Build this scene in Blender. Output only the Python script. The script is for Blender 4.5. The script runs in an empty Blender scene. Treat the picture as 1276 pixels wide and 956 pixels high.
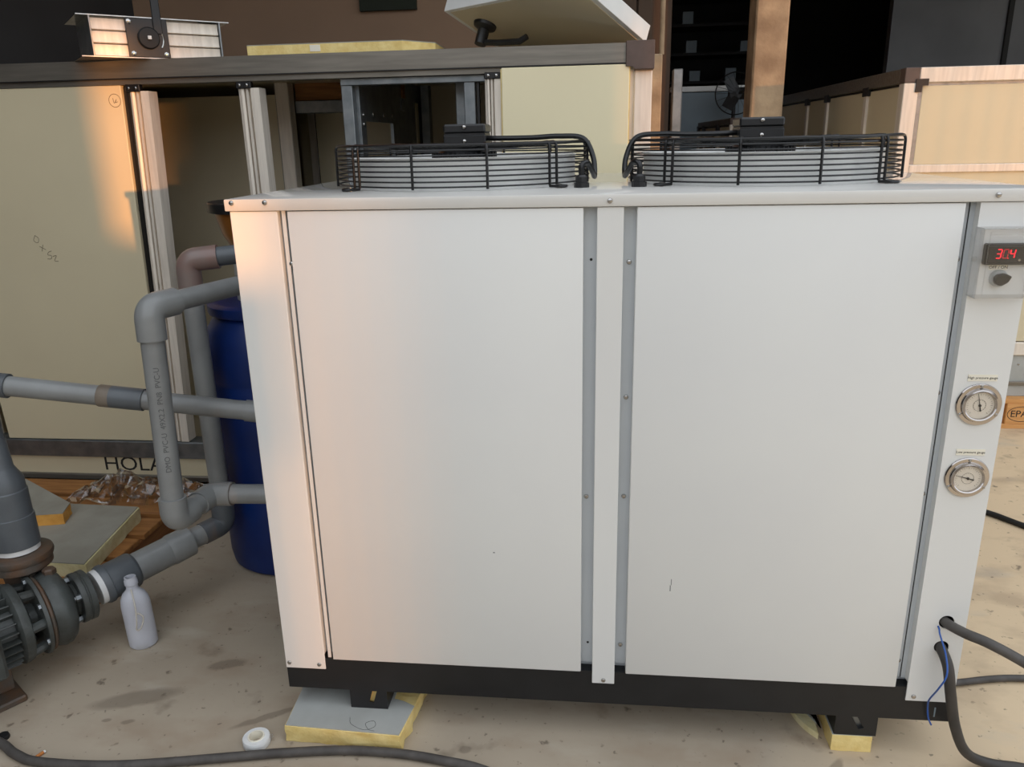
import bpy, bmesh, math, random
from mathutils import Vector as V, Matrix as MX, noise

# ------------------------------------------------------------------ camera, sky, sun, exposure
SC = bpy.context.scene
COL = SC.collection
cam_d = bpy.data.cameras.new('camera')
cam_d.sensor_fit = 'HORIZONTAL'
cam_d.sensor_width = 36.0
cam_d.lens = 36.0 * 979.15 / 1276.0
cam_d.clip_start = 0.05
cam = bpy.data.objects.new('camera', cam_d)
COL.objects.link(cam)
right = V((0.99439554, 0.10364461, -0.02086407))
down = V((0.01086118, -0.29644789, -0.95498727))
fwd = V((-0.10516439, 0.94940847, -0.29591216))
m3 = MX((right, -down, -fwd)).transposed()
cam.matrix_world = MX.Translation((0.7202231, -1.51309313, 1.33249679)) @ m3.to_4x4()
SC.camera = cam

world = bpy.data.worlds.new('sky')
world.use_nodes = True
SC.world = world
bg = world.node_tree.nodes['Background']
bg.inputs[0].default_value = (0.90, 0.955, 1.03, 1)
bg.inputs[1].default_value = 1.0

sun_d = bpy.data.lights.new('sun', 'SUN')
sun_d.energy = 3.3
sun_d.color = (1.0, 0.42, 0.12)
sun_d.angle = math.radians(0.53)
sun = bpy.data.objects.new('sun', sun_d)
COL.objects.link(sun)
SUN_DIR = V((-0.62, 0.783, -0.03)).normalized()
sun.rotation_euler = SUN_DIR.to_track_quat('-Z', 'Y').to_euler()
sun.location = (8, -10, 3)

vs = SC.view_settings
SC.display_settings.display_device = 'sRGB'
vs.view_transform = 'Standard'
vs.look = 'None'
vs.gamma = 1.0
vs.use_curve_mapping = False
vs.exposure = 0.63

# ------------------------------------------------------------------ helpers
PI = math.pi
random.seed(4)


def lin(r, g, b):
    def f(c):
        c /= 255.0
        return c / 12.92 if c <= 0.04045 else ((c + 0.055) / 1.055) ** 2.4
    return (f(r), f(g), f(b), 1.0)


def mat(name, rgb, rough=0.5, metal=0.0, rgb2=None, scale=8.0, detail=4.0, lo=0.35, hi=0.65,
        bump=0.0, bscale=60.0, rvar=0.0, stretch=None, spec=None, **kw):
    m = bpy.data.materials.new(name)
    m.use_nodes = True
    nt = m.node_tree
    b = nt.nodes['Principled BSDF']
    b.inputs['Base Color'].default_value = lin(*rgb)
    b.inputs['Roughness'].default_value = rough
    b.inputs['Metallic'].default_value = metal
    if spec is not None:
        b.inputs['Specular IOR Level'].default_value = spec
    for k, v in kw.items():
        b.inputs[k.replace('_', ' ')].default_value = v
    tc = nt.nodes.new('ShaderNodeTexCoord')
    src = tc.outputs['Object']
    if stretch:
        mp = nt.nodes.new('ShaderNodeMapping')
        mp.inputs['Scale'].default_value = stretch
        nt.links.new(src, mp.inputs[0])
        src = mp.outputs[0]
    n = nt.nodes.new('ShaderNodeTexNoise')
    n.inputs['Scale'].default_value = scale
    n.inputs['Detail'].default_value = detail
    nt.links.new(src, n.inputs['Vector'])
    r = nt.nodes.new('ShaderNodeValToRGB')
    r.color_ramp.elements[0].position = lo
    r.color_ramp.elements[1].position = hi
    r.color_ramp.elements[0].color = lin(*rgb)
    if rgb2 is None:
        rgb2 = tuple(max(0, c * 0.96) for c in rgb)
    r.color_ramp.elements[1].color = lin(*rgb2)
    nt.links.new(n.outputs['Fac'], r.inputs[0])
    nt.links.new(r.outputs[0], b.inputs['Base Color'])
    if rvar:
        mr = nt.nodes.new('ShaderNodeMapRange')
        mr.inputs[3].default_value = max(0.02, rough - rvar)
        mr.inputs[4].default_value = rough + rvar
        nt.links.new(n.outputs['Fac'], mr.inputs[0])
        nt.links.new(mr.outputs[0], b.inputs['Roughness'])
    if bump:
        n2 = nt.nodes.new('ShaderNodeTexNoise')
        n2.inputs['Scale'].default_value = bscale
        n2.inputs['Detail'].default_value = 5
        nt.links.new(src, n2.inputs['Vector'])
        bp = nt.nodes.new('ShaderNodeBump')
        bp.inputs['Strength'].default_value = bump
        bp.inputs['Distance'].default_value = 0.004
        nt.links.new(n2.outputs['Fac'], bp.inputs['Height'])
        nt.links.new(bp.outputs[0], b.inputs['Normal'])
    return m


M = {}
M['paint'] = mat('chiller_white_paint', (222, 222, 218), 0.38, rgb2=(219, 219, 216), scale=3, bump=0.02, bscale=900)
M['paint_grey'] = mat('chiller_frame_paint', (188, 193, 196), 0.42, rgb2=(183, 188, 192), scale=4)
M['black_paint'] = mat('black_powder_coat', (22, 23, 25), 0.42, rgb2=(27, 28, 30), scale=14, bump=0.08, bscale=500)
M['black_plastic'] = mat('black_plastic', (24, 24, 25), 0.4, rgb2=(32, 32, 33), scale=20)
M['black_wire'] = mat('black_coated_wire', (14, 14, 15), 0.35)
M['black_rubber'] = mat('black_rubber', (16, 16, 16), 0.6)
M['steel'] = mat('bright_steel', (200, 198, 194), 0.22, 1.0, rgb2=(170, 168, 165), scale=30)
M['chrome'] = mat('polished_steel', (196, 190, 186), 0.15, 1.0, rgb2=(176, 170, 166), scale=12)
M['alu'] = mat('brushed_aluminium', (232, 222, 208), 0.42, 0.12, rgb2=(216, 206, 192), scale=6, stretch=(12, 12, 1), rvar=0.06)
M['alu_x'] = mat('anodised_aluminium_beam', (138, 132, 122), 0.40, 0.65, rgb2=(122, 116, 107), scale=5, stretch=(1, 14, 14), rvar=0.07)
M['galv'] = mat('galvanised_steel', (146, 150, 152), 0.42, 0.85, rgb2=(125, 130, 133), scale=22, detail=6)
M['panel'] = mat('cream_insulated_panel', (214, 202, 170), 0.42, rgb2=(209, 197, 166), scale=2.2, bump=0.02, bscale=200)
M['panel_pale'] = mat('pale_insulated_panel', (240, 228, 190), 0.42, rgb2=(236, 224, 187), scale=2.2, bump=0.02, bscale=200)
M['panel_in'] = mat('panel_inner_skin', (206, 194, 166), 0.35, rgb2=(198, 186, 158), scale=3)
M['foam'] = mat('yellow_polyurethane_foam', (240, 218, 150), 0.9, rgb2=(225, 196, 122), scale=24, bump=0.5, bscale=90)
M['foam_pale'] = mat('pale_polyurethane_foam', (232, 222, 178), 0.9, rgb2=(218, 204, 150), scale=30, bump=0.6, bscale=110)
M['foam_orange'] = mat('aged_orange_foam', (230, 170, 84), 0.9, rgb2=(214, 150, 66), scale=26, bump=0.5, bscale=90)
M['sheet'] = mat('grey_sheet_facing', (176, 178, 174), 0.5, rgb2=(160, 161, 156), scale=9, lo=0.4, hi=0.75)
M['sheet_dark'] = mat('dull_grey_facing', (160, 157, 146), 0.6, rgb2=(146, 142, 130), scale=9)
M['block_brown'] = mat('brown_nylon_corner', (88, 74, 68), 0.5, rgb2=(80, 67, 61), scale=30)
M['block_black'] = mat('black_nylon_bracket', (20, 18, 18), 0.4)
M['pvc'] = mat('grey_pvc', (136, 138, 137), 0.32, rgb2=(124, 125, 124), scale=10, rvar=0.06)
M['pvc_dark'] = mat('dark_grey_pvc', (92, 97, 101), 0.4, rgb2=(82, 86, 90), scale=12, rvar=0.08)
M['pvc_pink'] = mat('primer_stained_pvc', (134, 106, 98), 0.28, rgb2=(126, 112, 106), scale=14)
M['pvc_rust'] = mat('rust_stained_pvc', (104, 92, 78), 0.5, rgb2=(128, 118, 106), scale=16)
M['cast'] = mat('grey_painted_cast_iron', (74, 78, 76), 0.45, rgb2=(58, 60, 57), scale=18, detail=7, bump=0.25, bscale=120, rvar=0.1)
M['cast_rust'] = mat('rusty_cast_iron', (78, 70, 62), 0.55, rgb2=(96, 66, 42), scale=20, detail=7, lo=0.42, hi=0.72, bump=0.3, bscale=120)
M['white_tape'] = mat('white_ptfe_tape', (228, 228, 226), 0.6, rgb2=(216, 216, 214), scale=40)
M['drum'] = mat('blue_plastic_drum', (4, 40, 104), 0.42, rgb2=(4, 32, 90), scale=6, rvar=0.08)
M['amber'] = mat('amber_plastic', (170, 108, 44), 0.3, rgb2=(150, 90, 34), scale=12, Transmission_Weight=0.25)
M['pale_plastic'] = mat('pale_grey_plastic', (176, 180, 180), 0.35)
M['bottle'] = mat('milky_plastic_bottle', (226, 228, 236), 0.3, rgb2=(216, 218, 228), scale=9, Transmission_Weight=0.3)
M['strap'] = mat('white_cord', (206, 200, 190), 0.6)
M['wood'] = mat('pallet_timber', (176, 122, 66), 0.7, rgb2=(132, 84, 42), scale=7, stretch=(1, 9, 9), lo=0.3, hi=0.75, bump=0.2, bscale=70)
M['wood_y'] = mat('pallet_timber_crosswise', (150, 100, 56), 0.7, rgb2=(112, 70, 36), scale=7, stretch=(9, 1, 9), lo=0.3, hi=0.75, bump=0.2, bscale=70)
M['wood_light'] = mat('new_pallet_timber', (222, 166, 104), 0.65, rgb2=(198, 140, 80), scale=7, stretch=(1, 10, 10), lo=0.3, hi=0.75)
M['concrete_post'] = mat('rough_concrete', (190, 164, 132), 0.9, rgb2=(148, 124, 98), scale=7, detail=8, bump=0.5, bscale=60)
M['brown_wall'] = mat('dull_brown_partition', (150, 122, 98), 0.8, rgb2=(140, 114, 92), scale=1.6)
M['dark_brown'] = mat('dark_brown_sheet', (92, 74, 60), 0.8, rgb2=(80, 64, 52), scale=3)
M['dark_wall'] = mat('dark_hall_wall', (50, 50, 50), 0.9, rgb2=(42, 42, 42), scale=2)
M['grey_wall'] = mat('slate_grey_wall', (120, 122, 124), 0.8, rgb2=(108, 110, 112), scale=2)
M['soffit'] = mat('dark_roof_sheet', (52, 50, 48), 0.9)
M['dark_green'] = mat('dark_green_board', (28, 34, 20), 0.8)
M['teal'] = mat('grey_blue_cabinet', (120, 134, 142), 0.5)
M['white'] = mat('white_enamel', (226, 226, 222), 0.4)
M['cable_grey'] = mat('dusty_black_cable', (84, 80, 76), 0.65, rgb2=(66, 62, 59), scale=26)
M['cable_black'] = mat('black_cable', (48, 46, 44), 0.55, rgb2=(62, 58, 54), scale=22)
M['blue_wire'] = mat('blue_wire', (40, 88, 168), 0.4)
M['paper'] = mat('paper_label', (238, 232, 214), 0.7)
M['ink'] = mat('black_ink', (30, 28, 28), 0.7)
M['ink_soft'] = mat('pencil_marks', (112, 100, 82), 0.8)
M['pvc_print'] = mat('pipe_print_ink', (90, 92, 92), 0.7)
M['dial'] = mat('gauge_dial', (232, 222, 206), 0.5)
M['red_spot'] = mat('red_plastic', (150, 20, 26), 0.5)
M['tan'] = mat('cork_filter_paper', (190, 120, 60), 0.8)
M['chip'] = mat('tiny_paint_chip', (120, 122, 122), 0.7)
M['sun_mask'] = mat('sun_mask_surface', (150, 140, 128), 0.9)  # for the unseen wall added to shape the sun


def clear(name, rgb, rough, ior=1.35):
    m = mat(name, rgb, rough)
    b = m.node_tree.nodes['Principled BSDF']
    b.inputs['Transmission Weight'].default_value = 1.0
    b.inputs['IOR'].default_value = ior
    return m


M['clear'] = clear('clear_acrylic', (244, 240, 240), 0.06, 1.25)
M['glass'] = clear('gauge_glass', (250, 250, 250), 0.02, 1.05)
M['film'] = clear('clear_packing_film', (250, 248, 244), 0.08, 1.1)


def thin_clear(m, rough, blend):
    nt = m.node_tree
    tr = nt.nodes.new('ShaderNodeBsdfTransparent')
    tr.inputs[0].default_value = (0.99, 0.99, 0.99, 1)
    gl = nt.nodes.new('ShaderNodeBsdfGlossy')
    gl.inputs['Roughness'].default_value = rough
    lw = nt.nodes.new('ShaderNodeLayerWeight')
    lw.inputs['Blend'].default_value = blend
    mx = nt.nodes.new('ShaderNodeMixShader')
    nt.links.new(lw.outputs['Facing'], mx.inputs[0])
    nt.links.new(tr.outputs[0], mx.inputs[1])
    nt.links.new(gl.outputs[0], mx.inputs[2])
    nt.links.new(mx.outputs[0], nt.nodes['Material Output'].inputs['Surface'])


thin_clear(M['film'], 0.10, 0.62)
thin_clear(M['clear'], 0.10, 0.22)
thin_clear(M['glass'], 0.04, 0.08)



def emit(name, rgb, s):
    m = bpy.data.materials.new(name)
    m.use_nodes = True
    b = m.node_tree.nodes['Principled BSDF']
    b.inputs['Base Color'].default_value = (0.02, 0, 0, 1)
    b.inputs['Emission Color'].default_value = lin(*rgb)
    b.inputs['Emission Strength'].default_value = s
    return m


M['led'] = emit('red_led_digits', (255, 26, 48), 1.3)
M['led_dim'] = emit('dim_red_led', (220, 20, 40), 0.45)


def concrete():
    m = mat('concrete_floor', (184, 170, 150), 0.75, rgb2=(160, 146, 127), scale=1.7, detail=8, lo=0.3, hi=0.72,
            bump=0.25, bscale=26)
    nt = m.node_tree
    b = nt.nodes['Principled BSDF']
    base = b.inputs['Base Color'].links[0].from_socket
    tc = nt.nodes.new('ShaderNodeTexCoord')

    def layer(prev, scale, lo, hi, col, amount, detail=6.0, off=(0, 0, 0), st=(1, 1, 1)):
        mp = nt.nodes.new('ShaderNodeMapping')
        mp.inputs['Location'].default_value = off
        mp.inputs['Scale'].default_value = st
        nt.links.new(tc.outputs['Object'], mp.inputs[0])
        n = nt.nodes.new('ShaderNodeTexNoise')
        n.inputs['Scale'].default_value = scale
        n.inputs['Detail'].default_value = detail
        nt.links.new(mp.outputs[0], n.inputs['Vector'])
        mr = nt.nodes.new('ShaderNodeMapRange')
        mr.inputs[1].default_value = lo
        mr.inputs[2].default_value = hi
        mr.inputs[4].default_value = amount
        nt.links.new(n.outputs['Fac'], mr.inputs[0])
        mx = nt.nodes.new('ShaderNodeMix')
        mx.data_type = 'RGBA'
        nt.links.new(mr.outputs[0], mx.inputs[0])
        nt.links.new(prev, mx.inputs[6])
        mx.inputs[7].default_value = lin(*col)
        return mx.outputs[2]
    sx = nt.nodes.new('ShaderNodeSeparateXYZ')  # sandier, paler floor to the right: stronger light there put into the colour
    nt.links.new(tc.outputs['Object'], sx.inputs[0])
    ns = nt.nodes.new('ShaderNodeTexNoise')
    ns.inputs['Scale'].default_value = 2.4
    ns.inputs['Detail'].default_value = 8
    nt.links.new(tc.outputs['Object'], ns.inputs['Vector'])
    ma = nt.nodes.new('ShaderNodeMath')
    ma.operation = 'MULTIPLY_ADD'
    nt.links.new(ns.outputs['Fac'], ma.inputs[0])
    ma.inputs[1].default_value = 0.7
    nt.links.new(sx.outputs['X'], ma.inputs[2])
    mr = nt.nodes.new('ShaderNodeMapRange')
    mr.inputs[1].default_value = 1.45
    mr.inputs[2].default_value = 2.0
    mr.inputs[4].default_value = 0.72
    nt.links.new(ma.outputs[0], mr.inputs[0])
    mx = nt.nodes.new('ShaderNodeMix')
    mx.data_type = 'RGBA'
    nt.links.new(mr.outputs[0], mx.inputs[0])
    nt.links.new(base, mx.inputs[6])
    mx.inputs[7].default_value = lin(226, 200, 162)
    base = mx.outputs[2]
    s = layer(base, 7.0, 0.62, 0.74, (104, 92, 78), 0.7)
    s = layer(s, 24.0, 0.66, 0.73, (92, 80, 66), 0.75, 3.0, (3, 1, 0))
    s = layer(s, 3.0, 0.58, 0.7, (186, 176, 160), 0.6, 8.0, (7, 2, 0), (1, 2.2, 1))
    s = layer(s, 5.0, 0.5, 0.68, (150, 128, 106), 0.45, 9.0, (2, 9, 0), (1, 1.6, 1))
    s = layer(s, 60.0, 0.68, 0.74, (80, 70, 60), 0.6, 2.0, (1, 5, 0))
    # a few wet stains and a dark smear, each with its own outline
    for (x, y, a, b2, rot) in [(-0.06, 0.012, 0.085, 0.011, 0.55), (0.015, 0.06, 0.014, 0.010, 0), (-0.395, -0.03, 0.017, 0.008, .3),
                              (-0.45, -0.03, 0.012, 0.006, .4), (0.44, -0.055, 0.014, 0.012, 0), (1.262, -0.045, 0.012, 0.035, -.6), (-0.25, 0.2, 0.05, 0.02, .3),
                              (-0.42, 0.05, 0.11, 0.03, .35), (1.98, 0.55, 0.02, 0.06, .3)]:
        mp = nt.nodes.new('ShaderNodeMapping')
        mp.vector_type = 'TEXTURE'
        mp.inputs['Location'].default_value = (x, y, 0)
        mp.inputs['Rotation'].default_value = (0, 0, rot)
        mp.inputs['Scale'].default_value = (a, b2, 1)
        nz = nt.nodes.new('ShaderNodeTexNoise')
        nz.inputs['Scale'].default_value = 30
        nt.links.new(tc.outputs['Object'], nz.inputs['Vector'])
        ad = nt.nodes.new('ShaderNodeVectorMath')
        ad.operation = 'MULTIPLY_ADD'
        nt.links.new(nz.outputs['Color'], ad.inputs[0])
        ad.inputs[1].default_value = (0.014, 0.014, 0)
        nt.links.new(tc.outputs['Object'], ad.inputs[2])
        nt.links.new(ad.outputs[0], mp.inputs[0])
        ln = nt.nodes.new('ShaderNodeVectorMath')
        ln.operation = 'LENGTH'
        nt.links.new(mp.outputs[0], ln.inputs[0])
        mr = nt.nodes.new('ShaderNodeMapRange')
        mr.inputs[1].default_value = 1.15
        mr.inputs[2].default_value = 0.75
        mr.inputs[4].default_value = 0.45
        nt.links.new(ln.outputs['Value'], mr.inputs[0])
        mx = nt.nodes.new('ShaderNodeMix')
        mx.data_type = 'RGBA'
        nt.links.new(mr.outputs[0], mx.inputs[0])
        nt.links.new(s, mx.inputs[6])
        mx.inputs[7].default_value = lin(92, 80, 66)
        s = mx.outputs[2]
    nt.links.new(s, b.inputs['Base Color'])
    return m


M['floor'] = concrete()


def frame_from(d):
    d = V(d).normalized()
    a = V((0, 0, 1)) if abs(d.z) < 0.9 else V((1, 0, 0))
    u = d.cross(a).normalized()
    return u, d.cross(u).normalized(), d


class MB:
    def __init__(self):
        self.bm = bmesh.new()

    def _faces(self, vs_, fs):
        bv = [self.bm.verts.new(v) for v in vs_]
        for f in fs:
            try:
                self.bm.faces.new([bv[i] for i in f])
            except ValueError:
                pass
        return bv

    def hexa(self, p, bev=0.0, seg=1):
        bv = self._faces(p, [(0, 3, 2, 1), (4, 5, 6, 7), (0, 1, 5, 4), (1, 2, 6, 5), (2, 3, 7, 6), (3, 0, 4, 7)])
        if bev:
            es = {e for v in bv for e in v.link_edges}
            bmesh.ops.bevel(self.bm, geom=list(es), offset=bev, segments=seg, profile=0.5, affect='EDGES')
        return self

    def box(self, x0, x1, y0, y1, z0, z1, bev=0.0, m=None, seg=1):
        p = [V(q) for q in ((x0, y0, z0), (x1, y0, z0), (x1, y1, z0), (x0, y1, z0),
                            (x0, y0, z1), (x1, y0, z1), (x1, y1, z1), (x0, y1, z1))]
        if m is not None:
            p = [m @ q for q in p]
        return self.hexa(p, bev, seg)

    def cyl(self, p0, p1, r0, r1=None, n=24, caps=True):
        return self.lathe([(r0, 0.0), (r0 if r1 is None else r1, (V(p1) - V(p0)).length)], p0, V(p1) - V(p0), n, caps)

    def lathe(self, prof, origin, axis, n=32, caps=True):
        u, w, d = frame_from(axis)
        o = V(origin)
        rings = []
        for r, h in prof:
            if r < 1e-6:
                rings.append([self.bm.verts.new(o + d * h)])
            else:
                rings.append([self.bm.verts.new(o + d * h + (u * math.cos(a) + w * math.sin(a)) * r)
                              for a in (2 * PI * i / n for i in range(n))])
        for A, B in zip(rings, rings[1:]):
            for i in range(n):
                j = (i + 1) % n
                if len(A) == 1 and len(B) == 1:
                    continue
                if len(A) == 1:
                    self.bm.faces.new((A[0], B[j], B[i]))
                elif len(B) == 1:
                    self.bm.faces.new((A[i], A[j], B[0]))
                else:
                    self.bm.faces.new((A[i], A[j], B[j], B[i]))
        if caps:
            if len(rings[0]) > 1:
                self.bm.faces.new(list(reversed(rings[0])))
            if len(rings[-1]) > 1:
                self.bm.faces.new(rings[-1])
        return self

    def tube(self, pts, r, n=10, closed=False, caps=True, radii=None):
        pts = [V(p) for p in pts]
        N = len(pts)
        tang = []
        for i in range(N):
            if closed:
                t = pts[(i + 1) % N] - pts[i - 1]
            else:
                t = pts[min(i + 1, N - 1)] - pts[max(i - 1, 0)]
            tang.append(t.normalized())
        u, w, d = frame_from(tang[0])
        rings = []
        for i in range(N):
            t = tang[i]
            u = (u - t * u.dot(t)).normalized()
            w = t.cross(u)
            rr = radii[i] if radii else r
            rings.append([self.bm.verts.new(pts[i] + (u * math.cos(a) + w * math.sin(a)) * rr)
                          for a in (2 * PI * k / n for k in range(n))])
        for i in range(N if closed else N - 1):
            A, B = rings[i], rings[(i + 1) % N]
            for k in range(n):
                self.bm.faces.new((A[k], A[(k + 1) % n], B[(k + 1) % n], B[k]))
        if caps and not closed:
            self.bm.faces.new(list(reversed(rings[0])))
            self.bm.faces.new(rings[-1])
        return self

    def prism(self, poly, h0, h1, m=None, bev=0.0):
        m = m or MX.Identity(4)
        n = len(poly)
        lo = [m @ V((x, y, h0)) for x, y in poly]
        hi = [m @ V((x, y, h1)) for x, y in poly]
        fs = [tuple(range(n - 1, -1, -1)), tuple(range(n, 2 * n))]
        fs += [(i, (i + 1) % n, n + (i + 1) % n, n + i) for i in range(n)]
        bv = self._faces(lo + hi, fs)
        if bev:
            es = {e for v in bv for e in v.link_edges}
            bmesh.ops.bevel(self.bm, geom=list(es), offset=bev, segments=1, profile=0.5, affect='EDGES')
        return self

    def plate(self, outer, holes, th, m=None):
        """flat plate with holes, in local XY, thickness th along local Z"""
        m = m or MX.Identity(4)
        sub = bmesh.new()
        es = []
        for lp in [outer] + list(holes):
            vv = [sub.verts.new((x, y, 0)) for x, y in lp]
            es += [sub.edges.new((vv[i], vv[(i + 1) % len(vv)])) for i in range(len(vv))]
        bmesh.ops.triangle_fill(sub, use_beauty=True, use_dissolve=False, edges=es)
        g = bmesh.ops.extrude_face_region(sub, geom=sub.faces[:])
        for v in g['geom']:
            if isinstance(v, bmesh.types.BMVert):
                v.co.z += th
        bmesh.ops.recalc_face_normals(sub, faces=sub.faces[:])
        mp = {v: self.bm.verts.new(m @ v.co) for v in sub.verts}
        for f in sub.faces:
            self.bm.faces.new([mp[v] for v in f.verts])
        sub.free()
        return self

    def mesh(self, name, material, smooth=True, angle=0.6):
        bmesh.ops.recalc_face_normals(self.bm, faces=self.bm.faces[:])
        me = bpy.data.meshes.new(name)
        self.bm.to_mesh(me)
        self.bm.free()
        me.materials.append(material)
        if smooth:
            me.shade_smooth()
            me.set_sharp_from_angle(angle=angle)
        return me


def tag(o, label, cat, group=None, kind=None):
    if label:
        o['label'] = label
    if cat:
        o['category'] = cat
    if group:
        o['group'] = group
    if kind:
        o['kind'] = kind
    return o


def world_of(o):
    m = MX.Translation(o.location)
    return world_of(o.parent) @ o.matrix_parent_inverse @ m if o.parent else m


def attach(o, parent):
    if parent is not None:
        o.parent = parent
        o.matrix_parent_inverse = world_of(parent).inverted()
    return o


def obj(name, mb, material, parent=None, smooth=True, label=None):
    o = bpy.data.objects.new(name, mb.mesh(name, material, smooth) if isinstance(mb, MB) else mb)
    COL.objects.link(o)
    attach(o, parent)
    if label:
        o['label'] = label
    return o


def thing(name, loc, label, cat, group=None):
    o = bpy.data.objects.new(name, None)
    COL.objects.link(o)
    o.location = loc
    o.empty_display_size = 0.1
    return tag(o, label, cat, group)


def struct(name, mb, material):
    o = obj(name, mb, material)
    o['kind'] = 'structure'
    return o


def place(name, me, loc, parent, rot=None):
    """another object of an already built mesh whose origin is its own base point"""
    o = bpy.data.objects.new(name, me)
    COL.objects.link(o)
    attach(o, parent)
    o.location = loc
    if rot is not None:
        o.rotation_euler = rot
    return o


def text(name, s, size, m, material, parent, extrude=0.0002, align='CENTER', shear=0.0):
    cu = bpy.data.curves.new(name, 'FONT')
    cu.body = s
    cu.size = size
    cu.align_x = align
    cu.align_y = 'CENTER'
    cu.extrude = extrude
    cu.shear = shear
    cu.resolution_u = 3
    t = bpy.data.objects.new(name, cu)
    COL.objects.link(t)
    dg = bpy.context.evaluated_depsgraph_get()
    me = bpy.data.meshes.new_from_object(t.evaluated_get(dg))
    bpy.data.objects.remove(t)
    me.transform(m)
    me.materials.clear()
    me.materials.append(material)
    o = bpy.data.objects.new(name, me)
    COL.objects.link(o)
    attach(o, parent)
    return o


def basis(origin, x, y):
    x = V(x).normalized()
    z = x.cross(V(y)).normalized()
    y = z.cross(x)
    m = MX((x, y, z)).transposed().to_4x4()
    m.translation = V(origin)
    return m


def front(x, y, z):        # local XY -> world XZ plane, facing the open front (-Y)
    return basis((x, y, z), (1, 0, 0), (0, 0, 1))


def fillet(pts, rad, n=8):
    pts = [V(p) for p in pts]
    out = [pts[0]]
    for a, b, c in zip(pts, pts[1:], pts[2:]):
        d0 = (a - b).normalized()
        d1 = (c - b).normalized()
        ang = d0.angle(d1)
        t = min(rad / math.tan(ang / 2), (a - b).length * 0.49, (c - b).length * 0.49)
        p0, p1 = b + d0 * t, b + d1 * t
        for i in range(n + 1):
            s = i / n
            out.append(p0 * (1 - s) ** 2 + b * 2 * s * (1 - s) + p1 * s * s)
    out.append(pts[-1])
    return out


def spline(pts, n=8):
    pts = [V(p) for p in pts]
    P = [pts[0] * 2 - pts[1]] + pts + [pts[-1] * 2 - pts[-2]]
    out = []
    for i in range(1, len(P) - 2):
        a, b, c, d = P[i - 1:i + 3]
        for k in range(n):
            t = k / n
            out.append(0.5 * (2 * b + (c - a) * t + (2 * a - 5 * b + 4 * c - d) * t * t + (3 * b - a - 3 * c + d) * t ** 3))
    out.append(pts[-1])
    return out


def circle(r, n, cx=0.0, cy=0.0, a0=0.0):
    return [(cx + r * math.cos(a0 + 2 * PI * i / n), cy + r * math.sin(a0 + 2 * PI * i / n)) for i in range(n)]


def rect(x0, x1, y0, y1):
    return [(x0, y0), (x1, y0), (x1, y1), (x0, y1)]


# screw head that points to -Y, origin on the surface
SCREW = MB().lathe([(0.0052, 0), (0.0052, 0.0012), (0.0042, 0.0028), (0.002, 0.0036), (0.0, 0.0038)], (0, 0, 0), (0, -1, 0), 14, False).mesh('screw', M['steel'])
BIG_SCREW = MB().lathe([(0.0075, 0), (0.0075, 0.002), (0.006, 0.004), (0.0, 0.005)], (0, 0, 0), (0, -1, 0), 12, False).mesh('screw', M['steel'])

# ------------------------------------------------------------------ the hall
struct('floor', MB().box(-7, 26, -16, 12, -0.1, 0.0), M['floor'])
struct('ceiling', MB().box(-2.1, -0.2, 0.2, 12, 3.4, 3.5).box(-0.2, 1.7, 0.9, 12, 3.4, 3.5).box(1.7, 11, 2.4, 12, 3.4, 3.5), M['soffit'])
struct('wall_back', MB().box(-7, 11, 10, 10.2, 0, 3.4), M['dark_wall'])
struct('wall_left', MB().box(-2.1, -1.95, -3.2, 10, 0, 3.4), M['dark_wall'])
struct('wall_right', MB().box(8.0, 8.2, 2.4, 10, 0, 3.4), M['dark_wall'])
# unseen wall added to shape the sun: its piers shade parts of the hall
sun_mask = MB()
sun_mask.box(-7, 7.86, -10.2, -10.0, 0, 3.2)
sun_mask.box(8.60, 9.66, -10.2, -10.0, 0, 3.2)
sun_mask.box(7.86, 7.93, -10.2, -10.0, 0, 1.20)
sun_mask.box(7.93, 8.60, -10.2, -10.0, 0, 0.45)
sun_mask.box(9.66, 13.4, -10.2, -10.0, 0, 1.25)
sun_mask.box(13.4, 26, -10.2, -10.0, 0, 3.7)
sun_mask.box(7.86, 8.60, -10.2, -10.0, 2.12, 3.2)
sun_mask.box(9.66, 11.5, -10.2, -10.0, 2.12, 3.2)
sun_mask.box(11.5, 13.4, -10.2, -10.0, 2.7, 3.2)
yw = struct('wall_sun_mask', sun_mask, M['sun_mask'])
obj('sun_mask_post', MB().lathe([(0.02, 0.0), (0.02, 1.04), (0.05, 1.06), (0.08, 1.14), (0.08, 1.39), (0.07, 1.43), (0.045, 1.46), (0, 1.468)], (7.98, -10.1, 0), (0, 0, 1), 24), M['sun_mask'], yw)  # added out of view, its rounded head casts a shadow blob
for i in range(11):  # widening bars added to fade the sun across the chiller
    w_ = 0.017 + 0.0024 * i
    obj('sun_mask_bar', MB().box(8.075 + i * 0.048, 8.075 + i * 0.048 + w_, -10.12, -10.1, 0.45, 2.12), M['galv'], yw)
for i in range(5):  # added bars that half block the sun low down
    obj('sun_mask_bar', MB().box(7.935 + i * 0.028, 7.951 + i * 0.028, -10.13, -10.12, 0.45, 1.06), M['galv'], yw)
for i in range(41):  # added bars that weaken the sun on the right side
    obj('sun_mask_bar', MB().box(9.68 + i * 0.09, 9.68 + i * 0.09 + 0.055, -10.12, -10.1, 1.25, 2.12 if i < 20 else 2.7), M['galv'], yw)
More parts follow.
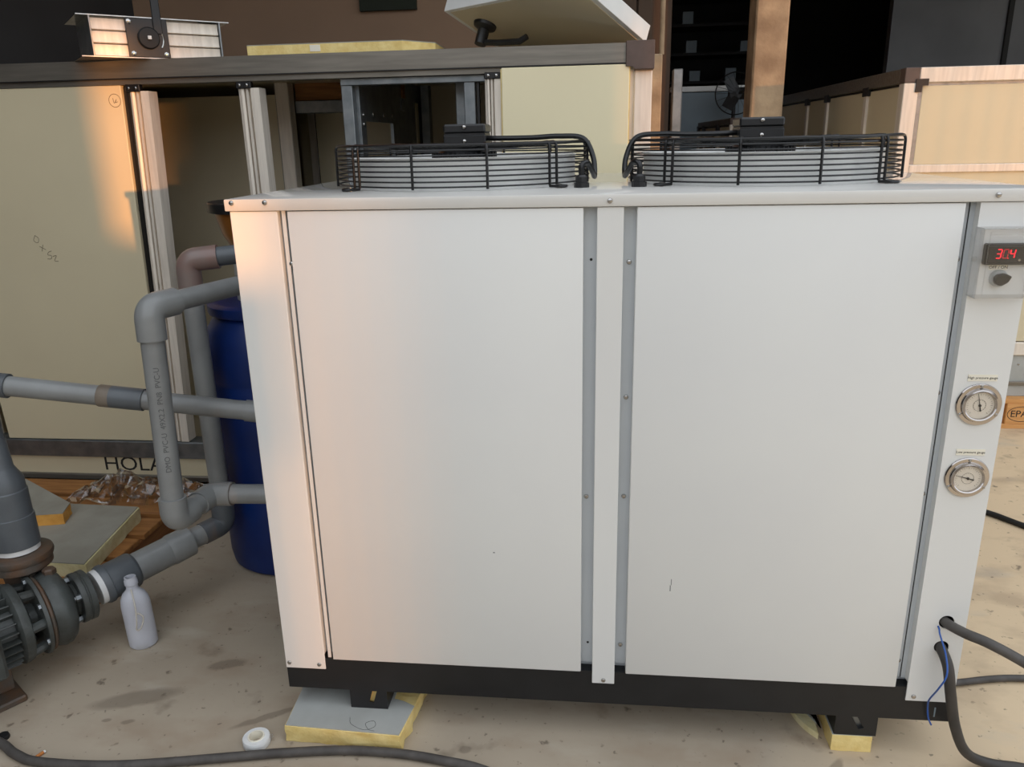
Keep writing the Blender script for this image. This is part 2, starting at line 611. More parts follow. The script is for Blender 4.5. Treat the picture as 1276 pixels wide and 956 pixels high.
# brown partition behind the left air handler and its slatted end
struct('wall_partition', MB().box(-2.25, 0.66, 3.2, 3.3, 0, 3.4), M['brown_wall'])
struct('wall_recess', MB().box(-1.95, -1.90, 3.5, 3.6, 0, 3.4), M['dark_brown'])
sl = struct('trim_1', MB().box(0.66, 1.02, 3.22, 3.3, 0, 3.4), M['dark_brown'])
for i in range(4):
    obj('slat', MB().box(0.665 + i * 0.088, 0.745 + i * 0.088, 3.195, 3.215, 0, 3.4, 0.004), M['dark_brown'], sl)
struct('wall_return', MB().box(1.02, 1.12, 3.3, 6.2, 0, 3.4), M['dark_brown'])
gw = struct('wall_far_right', MB().box(3.3, 8.0, 6.4, 6.5, 0, 3.4), M['grey_wall'])
struct('trim_2', MB().box(4.26, 4.30, 6.37, 6.4, 0, 3.4), M['dark_wall'])

t = thing('concrete_pillar', (1.56, 2.9, 0), 'weathered brown concrete pillar rising behind the right-hand fan', 'pillar')
obj('shaft', MB().box(1.485, 1.645, 2.8, 3.0, 0, 3.4, 0.008), M['concrete_post'], t)
t = thing('concrete_pillar', (0.985, 2.5, 0), 'narrow concrete post just right of the left unit\'s corner post', 'pillar')
obj('shaft', MB().box(0.955, 1.015, 2.46, 2.56, 0, 1.70, 0.006), M['concrete_post'], t)
t = thing('drain_pipe', (1.012, 2.55, 1.70), 'thin pale vertical pipe standing on the narrow concrete post', 'pipe')
obj('tube', MB().cyl((1.012, 2.5, 1.70), (1.012, 2.5, 3.4), 0.012, n=12), M['concrete_post'], t)

tag(obj('board', MB().box(1.068, 1.112, 2.48, 2.56, 0.0, 1.635, 0.004), M['galv']),
    'narrow pale grey upright board right of the narrow concrete post', 'board')

# ------------------------------------------------------------------ extruded posts
def post_profile(w, d):
    """stepped aluminium post, front at y = 0, local XY"""
    return [(0, d), (0, 0.014), (0.10 * w, 0.014), (0.10 * w, 0.004), (0.20 * w, 0.0), (0.30 * w, 0.004), (0.315 * w, 0.022),
            (0.37 * w, 0.022), (0.38 * w, 0.004), (0.50 * w, 0.003), (0.51 * w, 0.016), (0.60 * w, 0.016), (0.61 * w, 0.0),
            (1.0 * w, 0.0), (1.0 * w, d)]


def post(x, y, z0, z1, w, d, parent, lean=0.0, material=None):
    mb = MB()
    m = MX(((1, 0, lean, x), (0, 1, 0, y), (0, 0, 1, 0), (0, 0, 0, 1)))
    mb.prism(post_profile(w, d), z0, z1, m)
    return obj('post', mb, material or M['alu'], parent)


def bracket(x, y, z0, z1, w, parent):
    b = obj('corner_bracket', MB().box(x, x + w, y - 0.004, y + 0.02, z0, z1, 0.002), M['block_black'], parent)
    for dx in (0.25, 0.75):
        place('screw', SCREW, (x + w * dx, y - 0.004, (z0 + z1) / 2), b)
    return b


# ------------------------------------------------------------------ left air handling unit
L = thing('air_handling_unit', (-0.4, 1.7, 0.085), 'large aluminium framed air handling unit behind the chiller, open bays and cream panels', 'air handler')
YF = 1.15
beam = MB()
beam.prism([(0, 0), (0.0, 0.058), (0.07, 0.058), (0.07, -0.018), (0.012, -0.018), (0.012, 0.0)], -1.78, 0.804,
           MX(((0, 0, 1, 0), (1, 0, 0, YF - 0.01), (0, 1, 0, 1.555), (0, 0, 0, 1))))
obj('top_beam', beam, M['alu_x'], L)
obj('beam_groove', MB().box(-1.78, 0.804, YF - 0.0105, YF + 0.01, 1.5535, 1.5565), M['block_black'], L)
cb = obj('corner_block', MB().prism([(0, 0), (0, 0.084), (-0.088, 0.084), (-0.088, 0.0105), (-0.062, 0.0105), (-0.062, 0.0)], -0.07, 0.02,
                                   front(0.892, YF - 0.0, 1.534), 0.002), M['block_brown'], L)
obj('corner_post', MB().box(0.832, 0.888, YF + 0.002, YF + 0.07, 0.108, 1.534, 0.003), M['alu'], L)
obj('corner_post_lip', MB().box(0.818, 0.832, YF + 0.012, YF + 0.03, 0.108, 1.55), M['alu'], L)
for nm, z0, z1, y in (('sill_rail', 0.184, 0.252, YF - 0.004), ('bottom_rail', 0.085, 0.108, YF)):
    obj(nm, MB().box(-1.78, 0.888, y, YF + 0.07, z0, z1, 0.003), M['galv'] if nm == 'sill_rail' else M['alu_x'], L)
lp = obj('plinth_panel', MB().box(-1.78, 0.886, YF + 0.012, YF + 0.05, 0.108, 0.184), M['panel'], L)
text('lettering', 'HOLAR', 0.083, front(-1.045, YF + 0.0115, 0.150) @ MX.Diagonal((1.12, 1, 1, 1)), M['ink'], lp)

# large cream left panel, a little out of plumb, with black gasket and yellow edge
def leaning(x0t, x1t, x0b, x1b, y0, y1, z0, z1):
    return MB().hexa([V((x0b, y0, z0)), V((x1b, y0, z0)), V((x1b, y1, z0)), V((x0b, y1, z0)),
                      V((x0t, y0, z1)), V((x1t, y0, z1)), V((x1t, y1, z1)), V((x0t, y1, z1))], 0.002)


pl = obj('panel', leaning(-1.62, -0.878, -1.57, -0.915, YF + 0.004, YF + 0.045, 0.254, 1.536), M['panel'], L)
obj('gasket', leaning(-0.880, -0.858, -0.935, -0.903, YF + 0.02, YF + 0.06, 0.253, 1.532), M['block_black'], L)
post(-0.905, YF - 0.004, 0.256, 1.515, 0.074, 0.055, L, lean=0.036)
post(-1.70, YF - 0.004, 0.256, 1.515, 0.074, 0.055, L)
bracket(-0.855, YF - 0.004, 1.513, 1.537, 0.05, L)
post(-0.468, YF - 0.004, 0.256, 1.515, 0.076, 0.055, L)
bracket(-0.468, YF - 0.004, 1.513, 1.535, 0.05, L)
post(0.358, YF - 0.004, 0.256, 1.522, 0.052, 0.055, L)
bracket(0.358, YF - 0.004, 1.520, 1.54, 0.052, L)
rp = obj('panel', MB().box(0.414, 0.816, YF - 0.012, YF + 0.04, 0.254, 1.551, 0.002), M['panel_pale'], L)
obj('panel_edge', MB().box(0.411, 0.414, YF - 0.008, YF + 0.04, 0.254, 1.548).box(0.816, 0.819, YF - 0.008, YF + 0.04, 0.254, 1.548), M['foam'], rp)
# pencil marks on the left panel: a ringed letter and a few figures
yk = YF + 0.0035
c0 = V((-0.905, yk, 1.488))
obj('pencil_mark', MB().tube([c0 + V((0.021 * math.cos(a), 0, 0.021 * math.sin(a))) for a in (2 * PI * i / 20 for i in range(20))], 0.0009, 4, True), M['ink_soft'], pl)
obj('pencil_mark', MB().tube(spline([c0 + V(q) for q in ((-0.006, 0, 0.008), (-0.003, 0, -0.008), (0.006, 0, 0.004), (0.002, 0, -0.006), (0.01, 0, -0.004))]), 0.0009, 4), M['ink_soft'], pl)
for off, pts in (((-1.292, 1.02), [(0, .02), (.012, .01), (.006, -.006), (-.008, .002), (0, .02)]),
                 ((-1.272, .995), [(-.01, .006), (.012, -.006)]), ((-1.272, .995), [(.004, .012), (-.004, -.012)]),
                 ((-1.252, .968), [(.012, .016), (0, .012), (-.004, .002), (.008, 0), (.006, -.012), (-.008, -.012)]),
                 ((-1.232, .955), [(-.006, .01), (.008, .012), (-.002, -.006), (.012, -.008)])):
    obj('pencil_mark', MB().tube(spline([V((off[0] + a, yk, off[1] + b)) for a, b in pts], 4), 0.0009, 4), M['ink_soft'], pl)

# shell of the unit: top, back, floor, end
obj('top_panel', MB().box(-1.78, 0.888, YF + 0.06, 2.62, 1.572, 1.613), M['panel_in'], L)
obj('floor_panel', MB().box(-1.78, 0.888, YF + 0.07, 2.62, 0.085, 0.12), M['panel_in'], L)
obj('end_panel', MB().box(0.85, 0.888, YF + 0.07, 2.62, 0.12, 1.572), M['panel_in'], L)
obj('back_panel', MB().box(-1.78, 0.85, 2.58, 2.62, 0.12, 1.572), M['panel'], L)
obj('end_panel', MB().box(-1.78, -1.74, YF + 0.07, 2.58, 0.12, 1.572), M['panel_in'], L)
# dark bay between first and second post
obj('inner_panel', MB().box(-1.9, -0.60, 1.80, 1.84, 0.12, 1.53), M['panel_in'], L)
obj('inner_panel', MB().box(-0.60, -0.565, 1.80, 1.9, 0.12, 1.572), M['galv'], L)
obj('divider', MB().box(-0.575, -0.52, 1.74, 1.80, 0.12, 1.572, 0.003), M['alu'], L)
obj('header_rail', MB().box(-0.52, -0.07, 1.80, 1.86, 1.455, 1.505, 0.003), M['galv'], L)
obj('header_panel', MB().box(-0.52, -0.07, 1.82, 1.86, 1.505, 1.572), M['wood'], L, label='brown header strip under the roof')
obj('inner_post', MB().box(-0.585, -0.545, 2.12, 2.16, 0.12, 1.56), M['alu'], L)
obj('inner_post', MB().box(-0.655, -0.60, 2.2, 2.24, 0.12, 1.42), M['panel'], L, label='lit cream strip seen through the inner opening')
obj('gasket', MB().box(-0.545, -0.528, 2.1, 2.16, 0.12, 1.56), M['block_black'], L)
obj('inner_panel', MB().box(-0.528, -0.07, 2.06, 2.1, 0.12, 1.495), M['panel'], L)
# chamber with the cut-out side wall
obj('chamber_post', MB().box(-0.125, -0.088, YF + 0.03, YF + 0.07, 0.254, 1.535, 0.002), M['galv'], L)
obj('chamber_rail', MB().box(-0.125, 0.36, YF + 0.025, YF + 0.06, 1.515, 1.537, 0.002), M['galv'], L)
side = MB()
side.plate(rect(YF + 0.07, 2.56, 0.13, 1.57), [rect(YF + 0.13, 1.66, 0.6, 1.405)], 0.012, basis((-0.088, 0, 0), (0, 1, 0), (0, 0, 1)))
sw = obj('chamber_side', side, M['galv'], L)
for y_, z_ in ((YF + 0.10, 1.425), (YF + 0.10, 1.395), (YF + 0.22, 1.43), (1.52, 1.43), (1.64, 1.43)):
    o = place('screw', BIG_SCREW, (-0.076, y_, z_), sw, (0, 0, PI / 2))
obj('chamber_back', MB().box(-0.07, 0.40, 2.2, 2.24, 0.12, 1.572), M['panel_in'], L)
obj('chamber_side', MB().box(0.40, 0.44, YF + 0.07, 2.24, 0.12, 1.572), M['panel_in'], L)
obj('chamber_stile', MB().box(-0.065, -0.03, 2.14, 2.2, 0.12, 1.572), M['galv'], L)
obj('flange', MB().box(0.285, 0.322, YF + 0.03, YF + 0.06, 0.254, 1.525, 0.002), M['galv'], L)
obj('flange', MB().box(0.235, 0.29, YF + 0.16, YF + 0.19, 0.254, 1.535, 0.002), M['galv'], L)
obj('gasket', MB().box(0.326, 0.334, YF + 0.04, YF + 0.06, 1.30, 1.52), M['block_black'], L)

# ------------------------------------------------------------------ on top of the left unit
# louvre damper
D0 = V((-0.875, 1.030, 1.6135))
dx = V((0.755, 0.656, 0)).normalized()
mD = basis(D0, dx, (0, 0, 1))           # local x along the face, y up, z towards the viewer
dm = thing('louvre_damper', D0 + dx * 0.2, 'aluminium louvre damper with black actuator plate lying on the left unit', 'damper')


def dbox(x0, x1, y0, y1, z0, z1, bev=0.0):
    return MB().box(x0, x1, y0, y1, z0, z1, bev, mD)


W = 0.405
HD = 0.125
obj('frame', dbox(-0.035, W + 0.03, HD - 0.003, HD, -0.26, 0.004), M['steel'], dm)
obj('frame', dbox(-0.035, W + 0.02, 0.0, 0.003, -0.26, 0.004), M['steel'], dm)
obj('frame', dbox(0.0, 0.004, 0.003, HD - 0.003, -0.26, 0.002), M['galv'], dm)
obj('frame', dbox(W - 0.004, W, 0.003, HD - 0.003, -0.26, 0.002), M['galv'], dm)
for i in range(3):
    z0 = 0.004 + i * 0.039
    bl = MB()
    m_ = mD
    bl.prism([(0, z0), (0.004, z0 + 0.002), (0.001, z0 + 0.018), (0.004, z0 + 0.034), (0.0, z0 + 0.036), (-0.02, z0 + 0.036), (-0.02, z0)], 0.006, W - 0.006,
             mD @ MX(((0, 0, 1, 0), (0, 1, 0, 0), (1, 0, 0, -0.012), (0, 0, 0, 1))))
    obj('blade', bl, M['alu'], dm)
ap = obj('actuator_plate', dbox(0.105, 0.232, 0.004, HD - 0.004, -0.006, 0.004, 0.001), M['black_plastic'], dm)
obj('hub', MB().lathe([(0.034, 0), (0.034, 0.006), (0.03, 0.01), (0.0, 0.011)], mD @ V((0.170, 0.062, 0.004)), mD.to_3x3() @ V((0, 0, 1)), 24), M['black_rubber'], ap)
obj('shaft', dbox(0.165, 0.176, 0.057, 0.068, 0.0, 0.022, 0.001), M['white'], ap)
for a, b in ((0.116, 0.110), (0.119, 0.014), (0.220, 0.014)):
    obj('screw', MB().lathe([(0.008, 0), (0.008, 0.002), (0.005, 0.004), (0, 0.0045)], mD @ V((a, b, 0.004)), mD.to_3x3() @ V((0, 0, 1)), 12), M['steel'], ap)
obj('slot', MB().tube([mD @ V((0.170 + 0.046 * math.cos(a), 0.060 + 0.046 * math.sin(a), 0.005)) for a in (-0.6 + i * 0.13 for i in range(9))], 0.003, 6), M['steel'], ap)
obj('lever', MB().hexa([mD @ V(q) for q in ((0.188, 0.075, 0.008), (0.216, 0.075, 0.008), (0.216, 0.075, 0.002), (0.188, 0.075, 0.002),
                                          (0.190, 0.30, 0.012), (0.214, 0.30, 0.012), (0.214, 0.30, 0.004), (0.190, 0.30, 0.004))], 0.002), M['black_plastic'], ap)

# foam board lying on the unit
fb = thing('foam_board', (-0.2, 1.4, 1.613), 'yellow foam board lying on top of the left unit beside the damper', 'insulation board')
poly = [(-0.44, 1.20), (0.085, 1.20), (0.175, 1.30), (0.175, 1.62), (-0.40, 1.62)]
obj('core', MB().prism(poly, 1.6135, 1.648), M['foam'], fb)
obj('facing', MB().prism(poly, 1.648, 1.651), M['sheet_dark'], fb)
obj('price_tag', MB().box(-0.225, -0.19, 1.1985, 1.2, 1.625, 1.645), M['paper'], fb)

# door panel resting on the unit at an angle, front corner raised on its handle
hu = V((0.766, -0.643, 0.0))
hv = V((0.594, 0.708, -0.383))
hA = V((0.194, 1.383, 1.757))
hn = hu.cross(hv).normalized()
if hn.z < 0:
    hn = -hn
mH = MX((hu, hv, hn)).transposed().to_4x4()
mH.translation = hA
hp = thing('door_panel', hA + hv * 0.35, 'white door panel propped at an angle on the right end of the left unit', 'panel')
obj('core', MB().box(0, 0.61, 0, 0.352, 0.0, 0.055, 0.001, mH), M['white'], hp)
obj('underside', MB().box(0.022, 0.59, 0.012, 0.345, -0.002, 0.0, 0, mH), M['panel_in'], hp)
hd = obj('handle', MB().lathe([(0.04, 0), (0.038, 0.010), (0.028, 0.016), (0.020, 0.02), (0.020, 0.07)], mH @ V((0.095, 0.111, -0.002)), -hn, 24)
         .tube(fillet([mH @ V((0.090, 0.115, -0.062)), mH @ V((0.17, 0.126, -0.066)), mH @ V((0.262, 0.136, -0.066)), mH @ V((0.290, 0.138, -0.052))], 0.02), 0.010, 10),
         M['black_plastic'], hp)

tag(obj('green_board', MB().box(-0.607, -0.286, 3.17, 3.2, 2.036, 2.5), M['dark_green']), 'dark green board fixed high on the brown partition wall', 'board')

# ------------------------------------------------------------------ the chiller
CH = thing('water_chiller', (0.75, 0.46, 0.043), 'white water chiller cabinet with two top fans and two pressure gauges', 'chiller')
DEP = 0.92
ZB, ZT = 0.093, 1.209
obj('base_frame', MB().plate(rect(0.0, 1.5, 0.004, DEP), [rect(0.05, 1.45, 0.06, DEP - 0.05)], 0.085, MX.Translation((0, 0, ZB))), M['black_paint'], CH)
obj('base_label', MB().box(1.466, 1.469, 0.0030, 0.004, 0.104, 0.128), M['teal'], CH)
# inner body that closes the cabinet behind the recesses
for a, b in ((0.103, 0.125), (0.694, 0.722), (0.770, 0.797), (1.377, 1.403)):
    obj('recess_channel', MB().box(a - 0.02, b + 0.02, 0.022, 0.03, 0.19, ZT), M['paint_grey'], CH)
obj('body', MB().box(0.002, 1.498, 0.03, DEP, 0.178, ZT), M['paint_grey'], CH)


def column(name, x0, x1, z0):
    mb = MB()
    mb.box(x0, x1, 0.0, 0.003, z0, ZT, 0.001)
    mb.box(x0 + 0.0005, x0 + 0.003, 0.003, 0.03, z0 + 0.04, ZT)
    mb.box(x1 - 0.003, x1 - 0.0005, 0.003, 0.03, z0 + 0.04, ZT)
    return obj(name, mb, M['paint'], CH)


column('left_column', 0.0, 0.0965, 0.150)
column('centre_column', 0.7205, 0.7705, 0.1495)
rc = MB()
rc.plate(rect(1.4015, 1.5, 0.146, ZT), [circle(0.0155, 24, 1.460, 0.346), circle(0.0150, 24, 1.4575, 0.285)], 0.003, basis((0, 0.003, 0), (1, 0, 0), (0, 0, 1)))
rc.box(1.402, 1.4045, 0.003, 0.03, 0.19, ZT)
rc.box(1.4975, 1.4995, 0.003, 0.03, 0.19, ZT)
obj('right_column', rc, M['paint'], CH)
for x_, z_ in ((1.460, 0.346), (1.4575, 0.285)):
    obj('cable_hole', MB().lathe([(0.0158, 0), (0.0158, 0.024), (0.0, 0.024)], (x_, 0.0035, z_), (0, 1, 0), 24, False), M['black_rubber'], CH)
obj('flange_strip', MB().box(0.1025, 0.110, 0.008, 0.012, 0.176, ZT).box(0.1025, 0.1045, 0.012, 0.03, 0.19, ZT), M['paint'], CH)


def door(x0, x1):
    mb = MB()
    mb.box(x0, x1, 0.0, 0.024, 0.178, ZT - 0.0005, 0.0022, seg=2)
    return obj('door', mb, M['paint'], CH)


d1 = door(0.1165, 0.695)
d2 = door(0.795, 1.3775)
for d_, x_, z_, w_ in ((d1, 0.503, 0.473, 0.004), (d2, 0.885, 0.395, 0.002), (d2, 0.887, 0.41, 0.0015)):
    obj('paint_chip', MB().box(x_, x_ + w_, -0.0002, 0.0005, z_, z_ + 0.0025 + (0.012 if d_ is d2 else 0)), M['chip'], d_)
# lid
lid = MB()
lid.box(-0.008, 1.508, -0.004, DEP + 0.006, ZT + 0.001, ZT + 0.024, 0.002, seg=2)
LID = obj('lid', lid, mat('chiller_lid_paint', (214, 212, 206), 0.07, rgb2=(210, 208, 203), scale=3), CH)
ZL = ZT + 0.024
for x_, y_, z_ in ((0.008, -0.004, 1.226), (0.076, -0.004, 1.226), (0.744, -0.004, 1.221), (1.427, -0.004, 1.222),
                   (0.0095, 0.0, 0.165), (0.082, 0.0, 0.163), (0.746, 0.0, 0.159), (1.417, 0.0, 0.157), (1.489, 0.0, 0.157),
                   (0.1135, 0.008, 1.105), (0.704, 0.022, 0.604), (0.783, 0.022, 1.103), (0.783, 0.022, 0.828), (0.783, 0.022, 0.607), (0.783, 0.022, 0.24),
                   (1.384, 0.022, 1.105), (1.384, 0.022, 0.845), (1.384, 0.022, 0.63), (1.384, 0.022, 0.232)):
    place('screw', SCREW, (x_, y_, z_), CH)
for x_, z_ in ((0.710, 1.108), (0.710, 0.242)):
    obj('screw_hole', MB().cyl((x_, 0.0215, z_), (x_, 0.022, z_), 0.0028, n=10), M['black_rubber'], CH)

obj('joint_gap', MB().box(1.3915, 1.3928, 0.0212, 0.022, 0.19, ZT), M['black_rubber'], CH)
obj('return_flange', MB().box(1.393, 1.402, 0.0195, 0.022, 0.19, ZT), M['paint_grey'], CH)
# feet
def foot(x0, x1):
    sl_ = [(0.046, 0.018), (0.056, 0.016), (0.066, 0.049), (0.055, 0.049)] if x0 < 1 else [(0.052, 0.016), (0.062, 0.020), (0.046, 0.049), (0.034, 0.049)]
    w = x1 - x0
    mb = MB()
    mb.plate(rect(0, w, 0, 0.0497), [sl_], 0.004, front(x0, 0.008, 0.0433))
    mb.box(x0, x0 + 0.004, 0.008, 0.3, 0.0433, 0.0930)
    mb.box(x1 - 0.004, x1, 0.008, 0.3, 0.0433, 0.0930)
    f = obj('foot', mb, M['black_paint'], CH)
    obj('slot_light_plate', MB().box(x0 + 0.03, x1 - 0.02, 0.014, 0.02, 0.0435, 0.0925), M['galv' if x0 > 1 else 'foam'], f)  # pale plate added for the light that shows through the slot
    return f


foot(0.148, 0.238)
foot(1.262, 1.352)

# fans
def fan(cx, cy, flip, box_x, a0):
    R0, RG = 0.265, 0.298
    obj('fan_shroud', MB().lathe([(R0 + 0.012, 0.0), (R0 + 0.003, 0.004), (R0, 0.012), (R0, 0.062), (R0 + 0.004, 0.066), (R0 - 0.004, 0.067), (R0 - 0.012, 0.06), (R0 - 0.018, 0.0)],
                                 (cx, cy, ZL), (0, 0, 1), 72, False), M['white'], CH)
    g = bpy.data.objects.new('fan_guard', MB().tube([(cx + RG * math.cos(a), cy + RG * math.sin(a), ZL + 0.093) for a in (2 * PI * i / 72 for i in range(72))], 0.0026, 8, True).mesh('fan_guard', M['black_wire']))
    COL.objects.link(g)
    attach(g, CH)
    for k in range(8):
        z = ZL + 0.009 + k * 0.0105
        obj('guard_ring', MB().tube([(cx + RG * math.cos(a), cy + RG * math.sin(a), z) for a in (2 * PI * i / 72 for i in range(72))], 0.0020, 6, True), M['black_wire'], g)
    for r in (0.10, 0.14, 0.18, 0.215, 0.245, 0.272):
        z = ZL + 0.094 - 0.012 * (1 - (r / RG) ** 2)
        obj('top_ring', MB().tube([(cx + r * math.cos(a), cy + r * math.sin(a), z) for a in (2 * PI * i / 48 for i in range(48))], 0.0017, 6, True), M['black_wire'], g)

    def rod(ang, foot_):
        dr = V((math.cos(ang), math.sin(ang), 0))
        c = V((cx, cy, 0))
        pts = [c + dr * 0.075 + V((0, 0, ZL + 0.082)), c + dr * (RG + 0.003) + V((0, 0, ZL + 0.095)), c + dr * (RG + 0.004) + V((0, 0, ZL + 0.006))]
        if foot_ == 0:
            pts[-1].z = ZL + 0.004
        path = fillet(pts, 0.012, 5)
        obj('guard_rod', MB().tube(path, 0.0030, 8), M['black_wire'], g)
    base = math.radians(a0)
    for k in range(12):
        if k % 3:
            rod(base + k * PI / 6, 0)
    for k in range(4):                      # four doubled legs that end in bolted feet
        a = base + k * PI / 2
        for s in (-0.035, 0.035):
            rod(a + s, 1)
        dr = V((math.cos(a), math.sin(a), 0))
        tg = V((-math.sin(a), math.cos(a), 0))
        c = V((cx, cy, ZL))
        loop = [c + dr * (RG + 0.004) + tg * s_ * 0.0105 + V((0, 0, 0.004)) for s_ in (-1, 1)]
        p = [loop[0], loop[0] + dr * 0.03, loop[0] + dr * 0.036 + tg * 0.0105, loop[1] + dr * 0.03, loop[1]]
        obj('guard_foot', MB().tube(fillet(p, 0.008, 4), 0.0030, 8), M['black_wire'], g)
        obj('bolt', MB().lathe([(0.009, 0), (0.009, 0.003), (0.006, 0.003), (0.006, 0.008), (0, 0.009)], c + dr * (RG + 0.022), (0, 0, 1), 12), M['steel'], g)
    # motor with cooling ribs, fan blades, terminal box
    mo = obj('fan_motor', MB().lathe([(0.0, 0.02), (0.06, 0.02), (0.068, 0.03), (0.068, 0.07), (0.05, 0.084), (0, 0.086)], (cx, cy, ZL), (0, 0, 1), 36), M['black_plastic'], CH)
    ribs = MB()
    for k in range(36):
        a = 2 * PI * k / 36
        mr = MX.Translation((cx, cy, ZL)) @ MX.Rotation(a, 4, 'Z')
        ribs.box(0.066, 0.078, -0.0018, 0.0018, 0.04, 0.074, 0, mr)
    obj('cooling_ribs', ribs, M['black_plastic'], mo)
    for k in range(5):
        mr = MX.Translation((cx, cy, ZL + 0.03)) @ MX.Rotation(2 * PI * k / 5, 4, 'Z') @ MX.Rotation(0.5, 4, 'X')
        obj('fan_blade', MB().hexa([mr @ V(q) for q in ((0.066, -0.03, 0), (0.25, -0.06, 0), (0.25, 0.055, 0), (0.066, 0.03, 0),
                                                      (0.066, -0.03, 0.003), (0.25, -0.06, 0.003), (0.25, 0.055, 0.003), (0.066, 0.03, 0.003))]), M['black_plastic'], mo)
    ms = MB()
    for k in range(4):
        mr = MX.Translation((cx, cy, ZL + 0.086)) @ MX.Rotation(PI / 4 + k * PI / 2, 4, 'Z')
        ms.box(0.03, 0.20, -0.012, 0.012, -0.002, 0.006, 0.001, mr)
    obj('mounting_arm', ms, M['black_plastic'], CH)
    tb = obj('terminal_box', MB().box(box_x - 0.049, box_x + 0.049, cy - 0.065, cy + 0.035, ZL + 0.092, ZL + 0.113, 0.002)
             .box(box_x - 0.0475, box_x + 0.0475, cy - 0.0635, cy + 0.034, ZL + 0.113, ZL + 0.1165)
             .box(box_x - 0.049, box_x + 0.049, cy - 0.065, cy + 0.035, ZL + 0.1165, ZL + 0.137, 0.004), M['black_plastic'], CH)
    place('screw', SCREW, (box_x, cy - 0.065, ZL + 0.130), tb)
    place('screw', SCREW, (box_x, cy - 0.065, ZL + 0.099), tb)
    # cable to the gland in the lid
    s = flip
    gx, gy = cx + s * 0.285, cy - 0.215
    gl = obj('cable_gland', MB().lathe([(0.016, 0), (0.016, 0.01), (0.013, 0.011), (0.013, 0.022), (0.009, 0.026), (0.0, 0.027)], (gx, gy, ZL), (0, 0, 1), 8), M['black_plastic'], CH)
    obj('fan_cable', MB().tube(spline([(box_x + s * 0.049, cy - 0.03, ZL + 0.105), (box_x + s * 0.09, cy - 0.04, ZL + 0.104), (cx + s * 0.17, cy - 0.05, ZL + 0.104),
                                      (cx + s * 0.23, cy - 0.06, ZL + 0.106), (cx + s * 0.285, cy - 0.07, ZL + 0.100), (cx + s * 0.308, cy - 0.08, ZL + 0.06),
                                      (cx + s * 0.312, cy - 0.11, ZL + 0.02), (cx + s * 0.308, cy - 0.17, ZL + 0.03), (gx + s * 0.012, gy + 0.015, ZL + 0.05), (gx, gy, ZL + 0.045), (gx, gy, ZL + 0.02)], 8), 0.006, 10), M['black_wire'], CH)
    return g


fan(0.402, 0.43, 1, 0.414, -132)
fan(1.093, 0.43, -1, 1.082, -138)

# pressure gauges
def gauge(cx, cz, needle_deg, title, tilt_label):
    g = obj('pressure_gauge', MB().lathe([(0.042, 0.0), (0.042, 0.002), (0.0405, 0.004), (0.0345, 0.0045), (0.0335, 0.006), (0.0335, 0.008), (0.0325, 0.0105), (0.0295, 0.0115), (0.0275, 0.010), (0.0268, 0.005)],
                                         (cx, -0.0005, cz), (0, -1, 0), 56, False), M['chrome'], CH, label='gauge for %s' % title.lower())
    obj('dial', MB().cyl((cx, -0.003, cz), (cx, -0.0055, cz), 0.0272, n=40), M['dial'], g)
    tk = MB()
    yk = -0.0058
    tk.tube([(cx + 0.0115 * math.cos(a), yk, cz + 0.0115 * math.sin(a)) for a in (2 * PI * i / 32 for i in range(32))], 0.00025, 4, True)
    for i in range(25):
        a = -PI / 4 + i * (1.5 * PI / 24)
        l = 0.0035 if i % 4 == 0 else 0.002
        tk.tube([(cx + 0.0235 * math.cos(a), yk, cz + 0.0235 * math.sin(a)), (cx + (0.0235 - l) * math.cos(a), yk, cz + (0.0235 - l) * math.sin(a))], 0.0003, 4)
    for i in range(13):
        a = -PI / 4 + i * (1.5 * PI / 12)
        tk.tube([(cx + 0.0115 * math.cos(a), yk, cz + 0.0115 * math.sin(a)), (cx + 0.0098 * math.cos(a), yk, cz + 0.0098 * math.sin(a))], 0.0003, 4)
    obj('tick_marks', tk, M['ink_soft'], g)
    a = math.radians(needle_deg)
    e = V((math.cos(a), 0, math.sin(a)))
    q = V((-math.sin(a), 0, math.cos(a)))
    c = V((cx, -0.0068, cz))
    nd = MB()
    th = V((0, -0.0006, 0))
    lo = [c + e * 0.024 - q * 0.0002, c + e * 0.024 + q * 0.0002, c - e * 0.002 + q * 0.0009, c - e * 0.002 - q * 0.0009]
    nd.hexa(lo + [v + th for v in lo])
    lo = [c - q * 0.0007, c + q * 0.0007, c - e * 0.012 + q * 0.0015, c - e * 0.012 - q * 0.0015]
    nd.hexa(lo + [v + th for v in lo])
    nd.lathe([(0.0026, 0), (0.0026, 0.0018), (0, 0.002)], c + V((0, 0.0004, 0)), (0, -1, 0), 16)
    obj('needle', nd, M['ink'], g)
    obj('glass', MB().cyl((cx, -0.0094, cz), (cx, -0.0100, cz), 0.0270, n=40), M['glass'], g)
    for a in (PI / 2, PI / 2 + 2 * PI / 3, PI / 2 + 4 * PI / 3):
        o = place('screw', SCREW, (cx + 0.0378 * math.cos(a), -0.0046, cz + 0.0378 * math.sin(a)), g)
        o.scale = (0.62, 0.62, 0.62)
    lb = obj('gauge_label', MB().box(cx - 0.0265, cx + 0.0265, -0.0012, -0.0002, cz + 0.0470, cz + 0.0600), M['paper'], CH)
    text('lettering', title, 0.0066, front(cx, -0.0013, cz + 0.0535), M['ink'], lb)
    return g


gauge(1.452, 0.829, 103, 'High pressure gauge', 0)
gauge(1.452, 0.677, 165, 'Low pressure gauge', 0)

# controller
ct = obj('controller', MB().box(1.4165, 1.496, -0.0135, 0.0, 1.099, 1.137, 0.002).box(1.4205, 1.492, -0.015, -0.013, 1.103, 1.133, 0.001), M['black_plastic'], CH)


